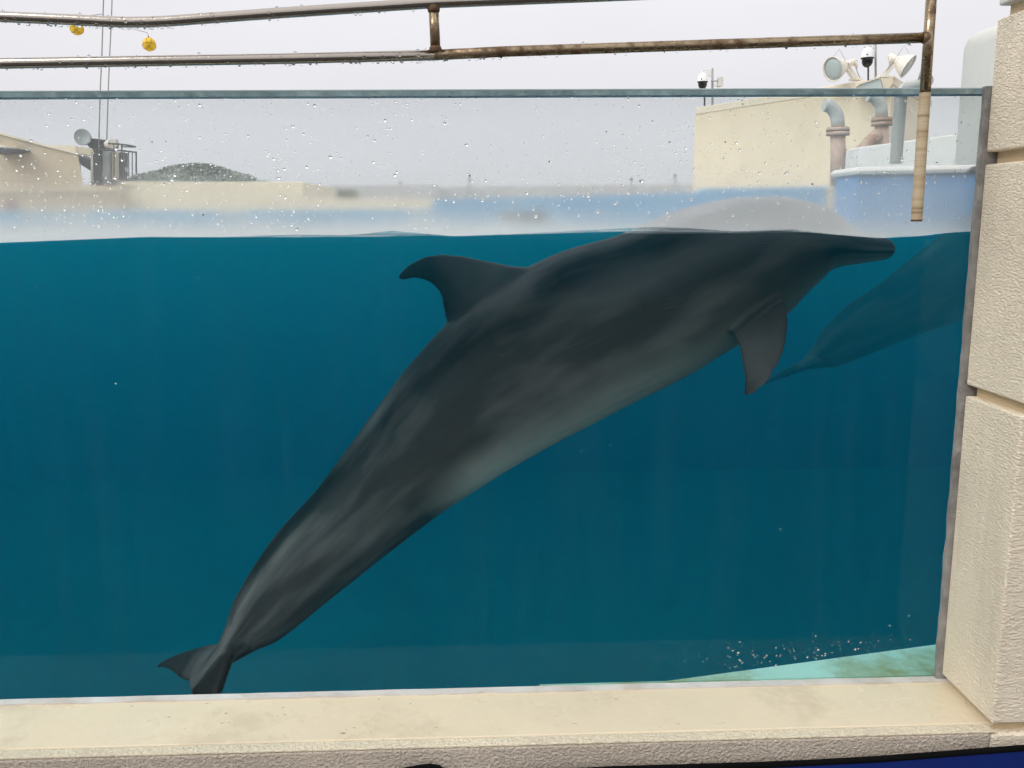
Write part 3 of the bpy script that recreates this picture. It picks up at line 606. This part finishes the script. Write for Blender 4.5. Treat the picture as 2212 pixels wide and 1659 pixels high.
# drops clinging under the bars
m_ = MB(); rnd = random.Random(5)
def hang(pl, n_):
    for i in range(n_):
        k = rnd.randrange(len(pl) - 1); a = Vector(pl[k]).lerp(Vector(pl[k+1]), rnd.random()); s = rnd.uniform(.0012, .0034)
        ang = rnd.gauss(0, .5) if rnd.random() < .7 else rnd.uniform(-3, 3)
        c_ = a + Vector((0, -math.sin(ang) * (r_ + s * .25), -math.cos(ang) * (r_ + s * .25)))
        m_.lathe(c_, (0, 0, -1), [(-s, s * .2), (-s * .6, s * .85), (0, s), (s * .7, s * .75), (s * 1.15, s * .2)], 8)
hang(P(top[1:10]), 190); hang(P(low[0:]), 200); hang(P(low2), 70)
dd = m_.build('rail_drops', M['drop'], rail); dd['kind'] = 'stuff'

# ------------------------------------------------------------------ blue covers in front of the wall at the foot of the picture
def cover(name, label, top_pts, Y, cat, thick=.012, leftwall=True):
    t = thing(name, label, cat, (at(*top_pts[len(top_pts)//2], Y).x, Y, 0))
    tops = [at(x, y, Y) for x, y in top_pts]; vs = []; n_ = len(tops)
    rows = 8
    for j in range(rows + 1):
        for i, p in enumerate(tops):
            f = j / rows; z = p.z * (1 - f) + .01 * f
            vs.append((p.x, p.y - .10 * f ** .8 - .006 * noise.noise(Vector((p.x * 6, z * 5, 1))), z))
    fr_ = len(vs); vs += [(x, y + thick, z) for x, y, z in vs]
    fs = []
    for j in range(rows):
        for i in range(n_ - 1):
            k = j * n_ + i; fs += [(k, k+1, k+n_+1, k+n_), (fr_+k, fr_+k+n_, fr_+k+n_+1, fr_+k+1)]
    m_ = MB(); m_.add(vs, fs, True); sh_ = m_.build('sheet', M['bluecloth'], t)
    tubepart('binding', [p + Vector((0, .005, 0)) for p in tops], .0065, M['blackcloth'], sh_, 10)
    return t
fy = SILL_FRONT - .035
cover('fabric_cover', 'blue fabric cover with black binding along the wall at the lower right', [(960,1690),(1100,1678),(1330,1665),(1480,1661),(1640,1656),(1760,1651),(1900,1643),(2050,1632),(2212,1619),(2500,1600)], fy, 'cover')
cover('fabric_cover', 'small blue fabric corner with black binding peeking up below the sill', [(842,1676),(880,1667),(915,1661),(932,1660),(947,1663),(962,1673)], fy, 'cover')

# ------------------------------------------------------------------ pool edges above the water
def pxwall(name, label, cat, p0, p1, ybot, Y0, Y1, thick, mat, cap=None, capmat=None):
    a0 = at(*p0, Y0); a1 = at(*p1, Y1); t = thing(name, label, cat, ((a0.x + a1.x) / 2, (Y0 + Y1) / 2, ybot))
    m_ = MB(); zt0, zt1 = a0.z, a1.z
    m_.prism([(a0.x, Y0, ybot), (a1.x, Y1, ybot), (a1.x, Y1, zt1), (a0.x, Y0, zt0)], (0, thick, 0)); m_.build('wall', mat, t, .01)
    if cap:
        m_ = MB(); m_.prism([(a0.x - .02, Y0 - .03, zt0 + .002), (a1.x + .02, Y1 - .03, zt1 + .002), (a1.x + .02, Y1 - .03, zt1 + cap), (a0.x - .02, Y0 - .03, zt0 + cap)], (0, thick + .06, 0)); m_.build('coping', capmat, t, .02)
    return t
pxwall('pool_edge', 'low faded blue pool edge below the tan building on the left', 'pool edge', (-600, 459), (932, 452), 1.5, 8.6, 8.6, .3, M['poolblue_faded'])
pxwall('pool_edge', 'taller light blue pool wall behind the swimming dolphin', 'pool edge', (934, 431), (1520, 416), 1.5, 8.4, 8.2, .3, M['poolblue'])
pxwall('pool_edge', 'light blue pool wall under the beige plant building', 'pool edge', (1521, 407), (1905, 401), 1.5, 8.1, 8.0, .3, M['poolblue'])
dv = pxwall('divider_wall', 'strong blue divider wall with white coping beside the pillar', 'wall', (1849, 380), (3560, 345), 1.47, 5.0, 4.7, .3, M['poolblue_strong'], .045, M['white'])
a0 = at(1812, 402, 5.25); a1 = at(1846, 402, 5.25); t = thing('gate_post', 'beige concrete post at the end of the blue divider wall', 'post', (a0.x, 5.3, -1)); box('shaft', (a0.x, 5.25, 1.46), (a1.x + .02, 5.45, a0.z), M['beige2'], t, .008)
a0 = at(1086, 461, 7.6); a1 = at(1180, 457, 7.6)
t = thing('rubber_mat', 'black rubber mat lying at the far pool edge', 'mat', ((a0.x+a1.x)/2, 7.8, a0.z))
m_ = MB(); m_.prism([(a0.x, 7.6, 1.5), (a1.x, 7.6, 1.5), (a1.x, 7.6, a1.z), (a0.x, 7.6, a0.z)], (0, .8, 0)); m_.build('slab', M['mat'], t, .01)

# ------------------------------------------------------------------ beige plant building on the right with lamps and cameras
c0, c1 = at(1502, 231, 14.0), at(1928, 166, 10.9)
HZ = (c0.z + c1.z) / 2
bld = thing('plant_building', 'flat roofed cream plant building carrying floodlights and cameras', 'building', ((c0.x + c1.x)/2, 13, 1.5))
foot = [(c0.x, 14.0), (c1.x, 10.9), (c1.x + 1.6, 13.2), (c0.x + 1.9, 16.5)]
m_ = MB(); m_.prism([(x, y, 1.48) for x, y in foot], (0, 0, HZ - 1.48 - .10)); m_.build('wall', M['beige'], bld)
m_ = MB(); m_.prism([(x + (x - 4) * .004, y - .02, HZ - .099) for x, y in foot], (0, 0, .10)); m_.build('roof_edge', M['cream'], bld, .01)
def on_roof(px): # a point of the front roof edge
    f = (px - 1502) / (1928 - 1502); Yg = 14.0 + f * (10.9 - 14.0); return Yg
hp = thing('roof_hopper', 'pale green sheet metal hopper on the roof corner under the floodlights', 'hopper', at(1895, 180, 10.9))
ya = 10.85
m_ = MB(); q1, q2, q3, q4 = at(1855,183,ya), at(1900,167.5,ya), at(1908,194,ya), at(1868,196,ya)
m_.prism([q4, q3, q2, q1], (0.10, .35, 0)); m_.build('bin', M['hopper'], hp)
m_ = MB(); m_.prism([at(1852,184.5,ya-.02), at(1901,168,ya-.02), at(1900,165.5,ya-.02), at(1853,181,ya-.02)], (0.12, .40, 0)); m_.build('rim', M['cream'], hp)
m_ = MB(); m_.prism([at(1901,168.5,ya+.02), at(1909,193,ya+.02), at(1921,192,ya+.02), at(1929,179,ya+.02), at(1929,168,ya+.02)], (0.10, .30, 0)); m_.build('side_panel', M['beige'], hp)

def floodlight(label, rim, back, rear, basep, Y0, Y1):
    rimc = at(*rim, Y0); bk = at(*back, (Y0 + Y1) / 2); re = at(*rear, Y1); bs = at(*basep, (Y0+Y1)/2 + .02); u = pxm(*rim, Y0)
    t = thing('floodlight', label, 'floodlight', bs, 'floodlights on the plant building roof')
    d = (rimc - bk); ln = d.length; d.normalize(); Rr = 25.5 * u
    m_ = MB(); m_.lathe(bk, d, [(-.01, 8*u), (ln*.15, 12*u), (ln*.4, 17.5*u), (ln*.75, 23*u), (ln, Rr), (ln + .004, Rr*1.03), (ln + .004, Rr*.97), (ln*.96, Rr*.94), (ln*.7, 21*u), (ln*.3, 14*u), (ln*.12, 4*u)], 32, False); rfl = m_.build('reflector', M['lampwhite'], t)
    m_ = MB(); m_.lathe(bk + d * ln * .93, d, [(0, Rr*.935), (.003, Rr*.93), (.012, Rr*.5), (.015, .001)], 28); m_.build('lens', M['lens'], rfl)
    m_ = MB(); m_.lathe(re, (bk - re), [(0, 5.5*u), (.01, 7*u), ((bk-re).length*.6, 7.5*u), ((bk-re).length + .02, 8*u)], 18); m_.build('lamp_housing', M['lampwhite'], t)
    for s in (-1, 1):
        off = Vector((0, s * 9 * u, 0)); a = bk + off; b_ = bs + off
        w = (b_ - a).normalized().cross(Vector((0,1,0))).normalized() * 3 * u
        m_ = MB(); m_.prism([a - w, a + w, b_ + w, b_ - w], (0, 1.2 * u * s, 0)); arm_ = m_.build('bracket_arm', M['lampwhite'], t)
        m_ = MB(); m_.lathe(a + Vector((0, 1.2*u*s, 0)), (0, s, 0), [(0, 3.4*u), (2*u, 3.2*u), (2.2*u, 1*u)], 12); m_.build('pivot_bolt', M['wire'], arm_)
    m_ = MB(); m_.box(tuple(bs + Vector((-11*u, -11*u, -3*u))), tuple(bs + Vector((11*u, 11*u, 1.5*u)))); m_.build('base_plate', M['lampwhite'], t)
    g_ = (re - bk).normalized()
    gp = re + Vector((0, -4*u, 0)) + g_ * u * -3
    m_ = MB(); m_.tube([gp, gp + Vector((g_.x*2*u, -1*u, -7*u)), gp + Vector((g_.x*4*u, -1*u, -15*u))], [4.2*u, 3.8*u, 2*u], 10); m_.build('cable_gland', M['lampwhite'], t)
    cp_ = gp + Vector((g_.x*4*u, -1*u, -15*u)); m_ = MB(); m_.tube([cp_, cp_ + Vector((g_.x*2*u, 0, -6*u)), cp_ + Vector((g_.x*7*u, 0, -14*u)), cp_ + Vector((g_.x*12*u, 0, -20*u))], .9*u, 6); m_.build('cable', M['wire'], t)
    # thin guard wire over the reflector
    upv = Vector((0,0,1)); m_ = MB(); m_.tube([rimc + upv * Rr, bk + d*ln*.55 + upv * Rr * 1.45, bk + upv * 9*u], .45*u, 5); m_.build('guard_wire', M['wire'], t)
    return t
floodlight('left floodlight on the cream roof, bell reflector facing left', (1799,149.7), (1826,140.5), (1848,133), (1848,171), 11.35, 11.55)
floodlight('right floodlight on the cream roof, bell reflector facing right and downwards', (1962,143.5), (1938,130), (1920.5,120.5), (1907,165.5), 10.85, 11.0)

def dome_camera(label, cx, cyy, Y, rpx, polex, poletop, polebot, armtop, twin=None, basez=None):
    u = pxm(cx, cyy, Y); c_ = at(cx, cyy, Y); t = thing('dome_camera', label, 'security camera', at(polex, polebot, Y), 'dome cameras on the plant building roof'); Rr = rpx * u
    m_ = MB(); m_.lathe(c_, (0,0,1), [(-Rr*.62, Rr*1.04), (-Rr*.5, Rr), (0, Rr*.95), (Rr*.4, Rr*.82), (Rr*.75, Rr*.52), (Rr*.95, Rr*.2), (Rr, .001)], 24); dcv = m_.build('dome_cover', M['camwhite'], t)
    m_ = MB(); m_.lathe(c_ + Vector((0,0,-Rr*.62)), (0,0,-1), [(0, Rr*1.0), (Rr*.12, Rr*.98), (Rr*.16, Rr*.82), (Rr*.7, Rr*.8), (Rr*1.1, Rr*.6), (Rr*1.35, Rr*.3), (Rr*1.42, .001)], 24); m_.build('dome_window', M['black'], t)
    m_ = MB(); m_.lathe(c_ + Vector((-Rr*.45, -Rr*.85, -Rr*.25)), (-.2,-1,0), [(0, Rr*.13), (Rr*.08, Rr*.12), (Rr*.1, .001)], 10); m_.build('status_eye', M['dark'], dcv)
    pt, pb = at(polex, poletop, Y + .05), at(polex, polebot, Y + .05)
    tubepart('pole', [pt, pb], 2.3*u, M['wire'], t, 10)
    a = at(polex, armtop, Y + .05); b_ = at(cx, armtop + .5, Y)
    m_ = MB(); m_.prism([a + Vector((0,0,5*u)), a + Vector((0,0,-9*u)), c_ + Vector((Rr*.2,0,Rr*.6)), c_ + Vector((-Rr*.25,0,Rr*.8)), b_ + Vector((-Rr*.2,0,1*u)), b_ + Vector((Rr*.1,0,5*u))], (0, 8*u, 0)); m_.build('arm', M['camwhite'], t, .004)
    if twin: tubepart('pole', [at(twin[0], twin[1], Y + .06), at(twin[0], twin[2], Y + .06)], 2.0*u, M['dark'], t, 8)
    return t
dome_camera('dome camera on the roof between the two floodlights', 1874.5, 116, 11.1, 14.0, 1891.5, 93, 172, 104, (1875.5, 140, 174))
t = dome_camera('dome camera with small aerial box at the left end of the cream roof', 1518, 169, 13.85, 11.5, 1539, 147.5, 236, 155, (1522, 190, 236))
u = pxm(1550, 175, 13.85); tubepart('cross_arm', [at(1536, 175, 13.88), at(1552, 175, 13.88)], 1.3*u, M['wire'], t, 8)
q1, q2 = at(1551, 186.5, 13.85), at(1562, 166, 13.85); box('aerial_box', (q1.x, 13.82, q1.z), (q2.x, 13.95, q2.z), M['palegrey'], t, .01)
tubepart('loose_cable', [at(1541, 180, 13.86), at(1545, 186, 13.86), at(1551, 189, 13.86), at(1556, 187, 13.86)], .5*u, M['wire'], t, 5)

# rusty filter pipes in front of the building
def filter_pipe(label, cx, ytop, yfl, ybot, Y, r_px, bend):
    u = pxm(cx, yfl, Y); t = thing('filter_pipe', label, 'pipe', at(cx, ybot, Y), 'rusty filter pipes')
    tubepart('riser', [at(cx, ybot, Y), at(cx, yfl + 4, Y)], r_px*u, M['rustpipe'], t)
    for dy in (0, 9):
        m_ = MB(); m_.lathe(at(cx, yfl + dy, Y), (0,0,1), [(-3.6*u, r_px*1.55*u), (3.6*u, r_px*1.55*u)], 20); flg = m_.build('flange', M['rustpipe'], t)
        if dy == 0:
            for k in range(6):
                a = k * math.pi / 3; m_ = MB(); m_.lathe(at(cx, yfl, Y) + Vector((math.cos(a), math.sin(a), 0)) * r_px * 1.3 * u, (0,0,1), [(3.6*u, 1.5*u), (6*u, 1.5*u)], 6); m_.build('bolt', M['wire'], flg)
    pts = [at(cx, yfl - 3, Y)]
    for k in range(1, 8):
        a = k / 7 * math.pi / 2; pts.append(at(cx + bend * (1 - math.cos(a)) * 30, yfl - 14 - math.sin(a) * (yfl - 14 - ytop), Y))
    tubepart('elbow', pts, r_px*.92*u, M['pvcpale'], t)
    return t
filter_pipe('rusty flanged riser pipe, left of the pair before the cream wall', 1810, 226, 280, 408, 8.7, 15.5, -1)
filter_pipe('rusty flanged riser pipe, right of the pair behind the hanging grey pipe', 1905, 206, 259, 408, 8.9, 14, -1)
t = thing('cross_pipe', 'rusty slanting cross pipe linking the two flanged risers', 'pipe', at(1850, 350, 8.75))
tubepart('pipe', [at(1824, 335, 8.72), at(1840, 338, 8.73), at(1862, 325, 8.76), at(1880, 303, 8.8), at(1895, 290, 8.86)], 13*pxm(1850, 330, 8.7), M['rustpipe'], t)

# hanging grey supply pipe
t = thing('supply_pipe', 'grey plastic supply pipe with pale arm hanging open end down over the pool', 'pipe', at(1990, 181, 3.4)); u = pxm(1940, 250, 3.0)
tubepart('arm', [at(2016, -60, 2.86), at(2004, 100, 2.86), at(2000, 150, 2.86), at(1996, 172, 2.87)], [9*u, 9*u, 10*u, 12*u], M['pvcpale'], t)
tubepart('arm', [at(2003, 172, 2.86), at(1985, 181, 2.9), at(1962, 190, 2.97)], [14.5*u, 14*u, 13.5*u], M['pvcpale'], t)
tubepart('elbow', [at(1964, 190, 2.97), at(1955, 193, 3.0), at(1948, 201, 3.0), at(1946, 212, 3.0)], [14*u, 13.6*u, 13.4*u, 13.2*u], M['pvcpale'], t)
m_ = MB(); m_.tube([at(1946, 208, 3.0), at(1935, 353, 3.0)], 12.6*u, 16, False); m_.tube([at(1935, 353, 3.0), at(1938, 310, 3.0)], 10.8*u, 16, False); m_.build('drop_pipe', M['pvc'], t)

# pale rounded block and low pale wall at the right
ra, rb = at(2066, 74, 6.0), at(2330, 10, 4.9); zb = at(2090, 366, 5.2).z
t = thing('rounded_block', 'pale grey block with rounded edges rising behind the blue divider wall', 'block', ((ra.x+rb.x)/2, 5.6, zb))
m_ = MB(); m_.prism([(ra.x, 5.9, 1.5), (rb.x, 4.98, 1.5), (rb.x + .8, 6.4, 1.5), (ra.x + .8, 7.3, 1.5)], (0, 0, ra.z - 1.5)); bb = m_.build('body', M['palegrey'], t)
md = bb.modifiers.new('bevel', 'BEVEL'); md.width = .11; md.segments = 6; md.limit_method = 'ANGLE'
for p_ in bb.data.polygons: p_.use_smooth = True
pxwall('pale_wall', 'low off-white wall behind the blue divider wall', 'wall', (1855, 318), (2086, 287), 1.5, 7.0, 6.2, .25, M['white'])

# ------------------------------------------------------------------ left side: tan stand, lamp tower, hill
t = thing('tan_building', 'tan rendered building with roof sloping down towards the lamp tower', 'building', at(60, 440, 13))
Yb = 13.0
m_ = MB(); m_.prism([at(-500, 470, Yb), at(262, 470, Yb), at(262, 402, Yb), at(180, 400, Yb), at(168, 332, Yb), at(96, 315, Yb), at(0, 289, Yb), at(-500, 160, Yb)], (-3.4, 6, 0)); m_.build('wall', M['beige2'], t)
m_ = MB(); m_.prism([at(170, 334, Yb-.03), at(168, 329.5, Yb-.03), at(96, 312, Yb-.03), at(0, 285, Yb-.03), at(-500, 154, Yb-.03), at(-500, 160, Yb-.03), at(0, 290, Yb-.03), at(96, 316, Yb-.03)], (-3.45, 6.1, 0)); m_.build('roof_edge', M['cream'], t)
m_ = MB(); m_.prism([at(-30, 413.5, Yb-.05), at(262, 413.5, Yb-.05), at(262, 411, Yb-.05), at(-30, 411, Yb-.05)], (0, .06, 0)); m_.build('ledge', M['cream'], t)
m_ = MB(); m_.prism([at(100, 330, Yb+6.4), at(163, 330, Yb+6.4), at(163, 315, Yb+6.4), at(100, 313, Yb+6.4)], (0, 1, 0)); m_.build('rear_parapet', M['beige'], t)
t = thing('wall_unit', 'dark unit fixed high on the tan building at the left edge', 'lamp', at(10, 322, 12.9))  # dark shape of unclear kind, built as a hooded unit
m_ = MB(); m_.prism([at(-20, 331, 12.7), at(18, 330, 12.7), at(43, 324, 12.7), at(40, 321, 12.7), at(16, 320, 12.7), at(-20, 318, 12.7)], (0, .31, 0)); m_.build('housing', M['dark'], t)
m_ = MB(); m_.prism([at(-20, 317, 12.7), at(12, 319, 12.7), at(10, 314, 12.7), at(-20, 310, 12.7)], (0, .31, 0)); m_.build('hood', M['cream'], t)
t = thing('red_bucket', 'small blurred red bucket low on the pool edge at the far left', 'bucket', at(26, 457, 8.7))
m_ = MB(); u = pxm(26, 447, 8.7); m_.lathe(at(26, 459, 8.75), (0,0,1), [(0, 9*u), (22*u, 12*u), (22.5*u, 12.6*u), (23.5*u, 12.6*u), (23.5*u, 11*u), (5*u, 9*u)], 18); m_.build('pail', M['red'], t)
tubepart('bail', [at(14, 436, 8.75), at(18, 428, 8.75), at(26, 425, 8.75), at(34, 428, 8.75), at(38, 436, 8.75)], .8*u, M['wire'], t, 6)

pxwall('stand_wall', 'long cream wall of the far stand left of centre', 'wall', (258, 392), (655, 393), 1.45, 13.2, 13.2, 3, M['beige'])
pxwall('stand_wall', 'short cream wall with pale foot right of the long stand wall', 'wall', (560, 428), (934, 431), 1.45, 12.2, 12.2, .6, M['beige'])
pxwall('grey_stand', 'hazy grey concrete stand behind the short cream wall', 'stand', (660, 401), (945, 400), 1.45, 30, 30, 5, M['hazegrey'])
pxwall('grey_stand', 'low hazy grey stand stretching to the cream plant building', 'stand', (946, 404), (1520, 398), 1.45, 34, 34, 5, M['hazegrey'])
for (x, y0, label) in ((865, 396, 'thin post on the hazy stand near its left end'), (1014, 380, 'taller thin post standing left of centre on the hazy stand'), (1364, 388, 'thin dark post standing right of centre on the hazy stand'), (1458, 380, 'dark thin post next to the cream plant building')):
    t = thing('fence_post', label, 'post', at(x, 404, 33.5)); u = pxm(x, y0, 33.5)
    m_ = MB(); a = at(x, y0, 33.5); b_ = at(x, 430, 33.5); m_.tube([b_, a], 2.2*u, 8); m_.build('shaft', M['grey'], t); m_ = MB(); m_.lathe(a, (0,0,1), [(-.01, 3*u), (.03, 3*u), (.06, 1*u)], 8); m_.build('cap', M['dark'], t)
# leafy hedge strip
def leafmass(m_, pts, n_, size, rnd):
    for i in range(n_):
        p = pts(rnd); nrm = Vector((rnd.gauss(0,1), rnd.gauss(0,1), rnd.gauss(0,1))).normalized(); tng = nrm.orthogonal().normalized(); bt = nrm.cross(tng); s = size * rnd.uniform(.6, 1.3)
        m_.add([p - tng*s, p + bt*s*.5, p + tng*s, p - bt*s*.5], [(0,1,2,3)])
rnd = random.Random(21); ha, hb = at(665, 432, 20), at(770, 414, 20); m_ = MB()
leafmass(m_, lambda r: Vector((r.uniform(ha.x, hb.x), 20 + r.gauss(0, .15), 1.6 + (hb.z - 1.6) * r.random() ** .6 + .05 * noise.noise(Vector((r.random()*9, 0, 0))))), 1800, .07, rnd)
t = thing('hedge', 'small dull green hedge before the hazy grey stand', 'hedge', ((ha.x+hb.x)/2, 20, 1.5)); m_.build('foliage', M['hedge'], t)
tubepart('stems', [Vector(((ha.x+hb.x)/2, 20, 1.5)), Vector(((ha.x+hb.x)/2, 20, hb.z - .1))], .03, M['dark'], t, 6)
# wooded hill
HY = 170; rnd = random.Random(4); m_ = MB(); nxh, nyh = 70, 16
prof = [(255,392),(300,382),(330,377),(352,369),(385,362),(420,358),(450,359),(475,365),(505,374),(530,381),(550,388),(580,394)]
def hz_(px): return 2.6 * noise.noise(Vector((px * .045, 5, 1))) + 1.4 * noise.noise(Vector((px * .12, 2, 7))) + float(np.interp(px, [a for a, b in prof], [b for a, b in prof]))
vs = []
for j in range(nyh):
    for i in range(nxh):
        px = 250 + 335 * i / (nxh - 1); f = math.sin(math.pi * j / (nyh - 1)); p = at(px, hz_(px), HY); z = 1.5 + (p.z - 1.5) * f + noise.noise(Vector((i * .55, j * .6, 2))) * .75 * f
        vs.append((p.x, HY - 12 + 24 * j / (nyh - 1) + noise.noise(Vector((i * .5, j, 8))) * .8, z))
m_.add(vs, [(j*nxh + i, j*nxh + i + 1, (j+1)*nxh + i + 1, (j+1)*nxh + i) for j in range(nyh - 1) for i in range(nxh - 1)], False)
def hp_(r):
    px = r.uniform(295, 555); p = at(px, hz_(px), HY); f = r.random() ** .5; return Vector((p.x, HY - 12 * (1 - f) - .3, 1.5 + (p.z - 1.5) * math.sin(math.pi * f / 2) + r.uniform(0, .45)))
leafmass(m_, hp_, 5000, .30, rnd)
tag(m_.build('hill', M['hill']), kind='structure')

# lamp tower
TY = 13.6
tw = thing('lamp_tower', 'grey lamp platform with round searchlight, cabinets and caged railing', 'lamp tower', at(230, 402, TY)); u = pxm(200, 320, TY)
def pbox(name, x0, y0, x1, y1, mat, dep=.35, Y=TY, par=tw, bev=0):
    m_ = MB(); m_.prism([at(x0, y1, Y), at(x1, y1, Y), at(x1, y0, Y), at(x0, y0, Y)], (0, dep, 0)); return m_.build(name, mat, par, bev)
m_ = MB(); m_.lathe(at(178, 296, TY - .12), (.15, -1, .05), [(-.22, 6*u), (-.18, 13*u), (-.02, 17.3*u), (.0, 17.6*u), (.012, 17*u), (.004, 15.5*u), (-.01, .001)], 28); m_.build('searchlight', M['grey'], tw)
m_ = MB(); m_.prism([at(187,300,TY), at(190,318,TY), at(201,322,TY), at(227,322,TY), at(227,302,TY), at(203,299,TY)], (0,.3,0)); m_.build('lamp_yoke', M['dark'], tw)
pbox('cabinet', 202, 325, 219, 404, M['dark'], .4); pbox('cabinet', 221, 325, 237, 398, M['grey'], .38, TY + .02); pbox('panel', 238, 329, 256, 392, M['cream'], .05, TY + .1); pbox('cabinet', 257.5, 329, 265, 392, M['dark'], .2)
m_ = MB(); m_.lathe(at(237, 311, TY - .05), (.75, -.6, .05), [(-.09, 4*u), (-.07, 8*u), (.06, 11*u), (.065, 10*u), (.05, .001)], 20); m_.build('spot_lamp', M['lampwhite'], tw)
m_ = MB(); m_.lathe(at(250, 311, TY + .1), (1, .2, 0), [(-.02, 2*u), (0, 10*u), (.03, 10.5*u), (.04, .001)], 18); m_.build('spot_rear', M['grey'], tw)
m_ = MB(); m_.prism([at(160,337,TY), at(161,353,TY), at(172,354,TY), at(194,368,TY), at(196,346,TY), at(166,333,TY)], (0,.3,0)); m_.build('speaker', M['dark'], tw)
tubepart('leg', [at(172, 352, TY), at(174, 404, TY)], 2.2*u, M['grey'], tw, 8)
pbox('column', 196, 328, 201, 404, M['palegrey'], .15)
tubepart('top_bar', [at(232,310,TY-.1), at(255,311,TY-.3), at(278,314,TY-.35), at(293,317,TY-.1)], 1.8*u, M['dark'], tw, 8)
tubepart('top_bar', [at(293,317.5,TY-.1), at(262,317,TY+.35)], 1.5*u, M['dark'], tw, 8)
tubepart('middle_bar', [at(201,323.5,TY-.1), at(236,324,TY-.3), at(268,326,TY-.35), at(294.5,329,TY-.1)], 1.6*u, M['dark'], tw, 8)
for i, x in enumerate((246, 263, 268.5, 278, 285.5, 294)):
    tubepart('cage_bar', [at(x, 312 if x in (246, 263) else 327, TY-.22), at(x + .4, 396, TY-.22)], (1.8 if x in (263, 294) else 1.2)*u, M['dark'], tw, 8)
pbox('switch_box', 270, 361, 275, 370, M['grey'], .08, TY - .3)
pbox('platform', 196, 400, 292, 411, M['rustpipe'], 1.0, TY - .4)
# masts with practice balls on wires
ms_ = thing('mast_pair', 'two thin grey masts rising from the lamp tower out of the picture', 'mast', at(222, 320, TY))
tubepart('mast', [at(213,330,TY-.02), at(216.6,192,TY-.02), at(220,119,TY-.02), at(223.5,0,TY-.02), at(228,-160,TY-.02)], 1.5*u, M['wire'], ms_, 8)
tubepart('mast', [at(230,325,TY+.02), at(234,192,TY+.02), at(237,119,TY+.02), at(240.7,40,TY+.02), at(247,-160,TY+.02)], 1.4*u, M['wire'], ms_, 8)
def ball(label, cx, cyy, wire):
    Y = TY - .05; uu = pxm(cx, cyy, Y); c_ = at(cx, cyy, Y); rr = 14.6 * uu; t = thing('practice_ball', label, 'ball', c_ - Vector((0,0,rr)), 'yellow balls hanging from the masts')
    m_ = MB(); m_.lathe(c_, (0,0,1), [(-rr * math.cos(a * math.pi / 16), rr * math.sin(a * math.pi / 16)) for a in range(17)], 28); bl_ = m_.build('bladder', M['yellow'], t)
    for ax_ in ((.9, -.3, .35), (-.55, -.75, .45), (.1, -.45, -.9)):
        ax_ = Vector(ax_).normalized(); o1 = ax_.orthogonal().normalized(); o2 = ax_.cross(o1); k = .33
        pts = [c_ + ax_ * rr * k + (o1 * math.cos(a * math.pi / 16) + o2 * math.sin(a * math.pi / 16)) * rr * 1.002 * math.sqrt(1 - k*k) for a in range(33)]
        tubepart('seam', pts, .45*uu, M['seam'], bl_, 5, False)
    tubepart('hanging_wire', [at(x, y, Y) for x, y in wire], .75*uu, M['wire'], t, 6)
    m_ = MB(); m_.lathe(c_ + Vector((0,0,rr*.97)), (0,0,1), [(0, 2*uu), (2.5*uu, 1.4*uu)], 8); m_.build('cap', M['dark'], t)
ball('yellow ball hanging clear between the two bars of the handrail', 322.4, 95.9, [(240.5, 44), (281, 61), (318, 70.5), (321, 79)])
ball('yellow ball half hidden behind the top bar of the handrail', 166, 61, [(222.5, 30), (190, 34), (167.5, 38), (166.2, 46)])
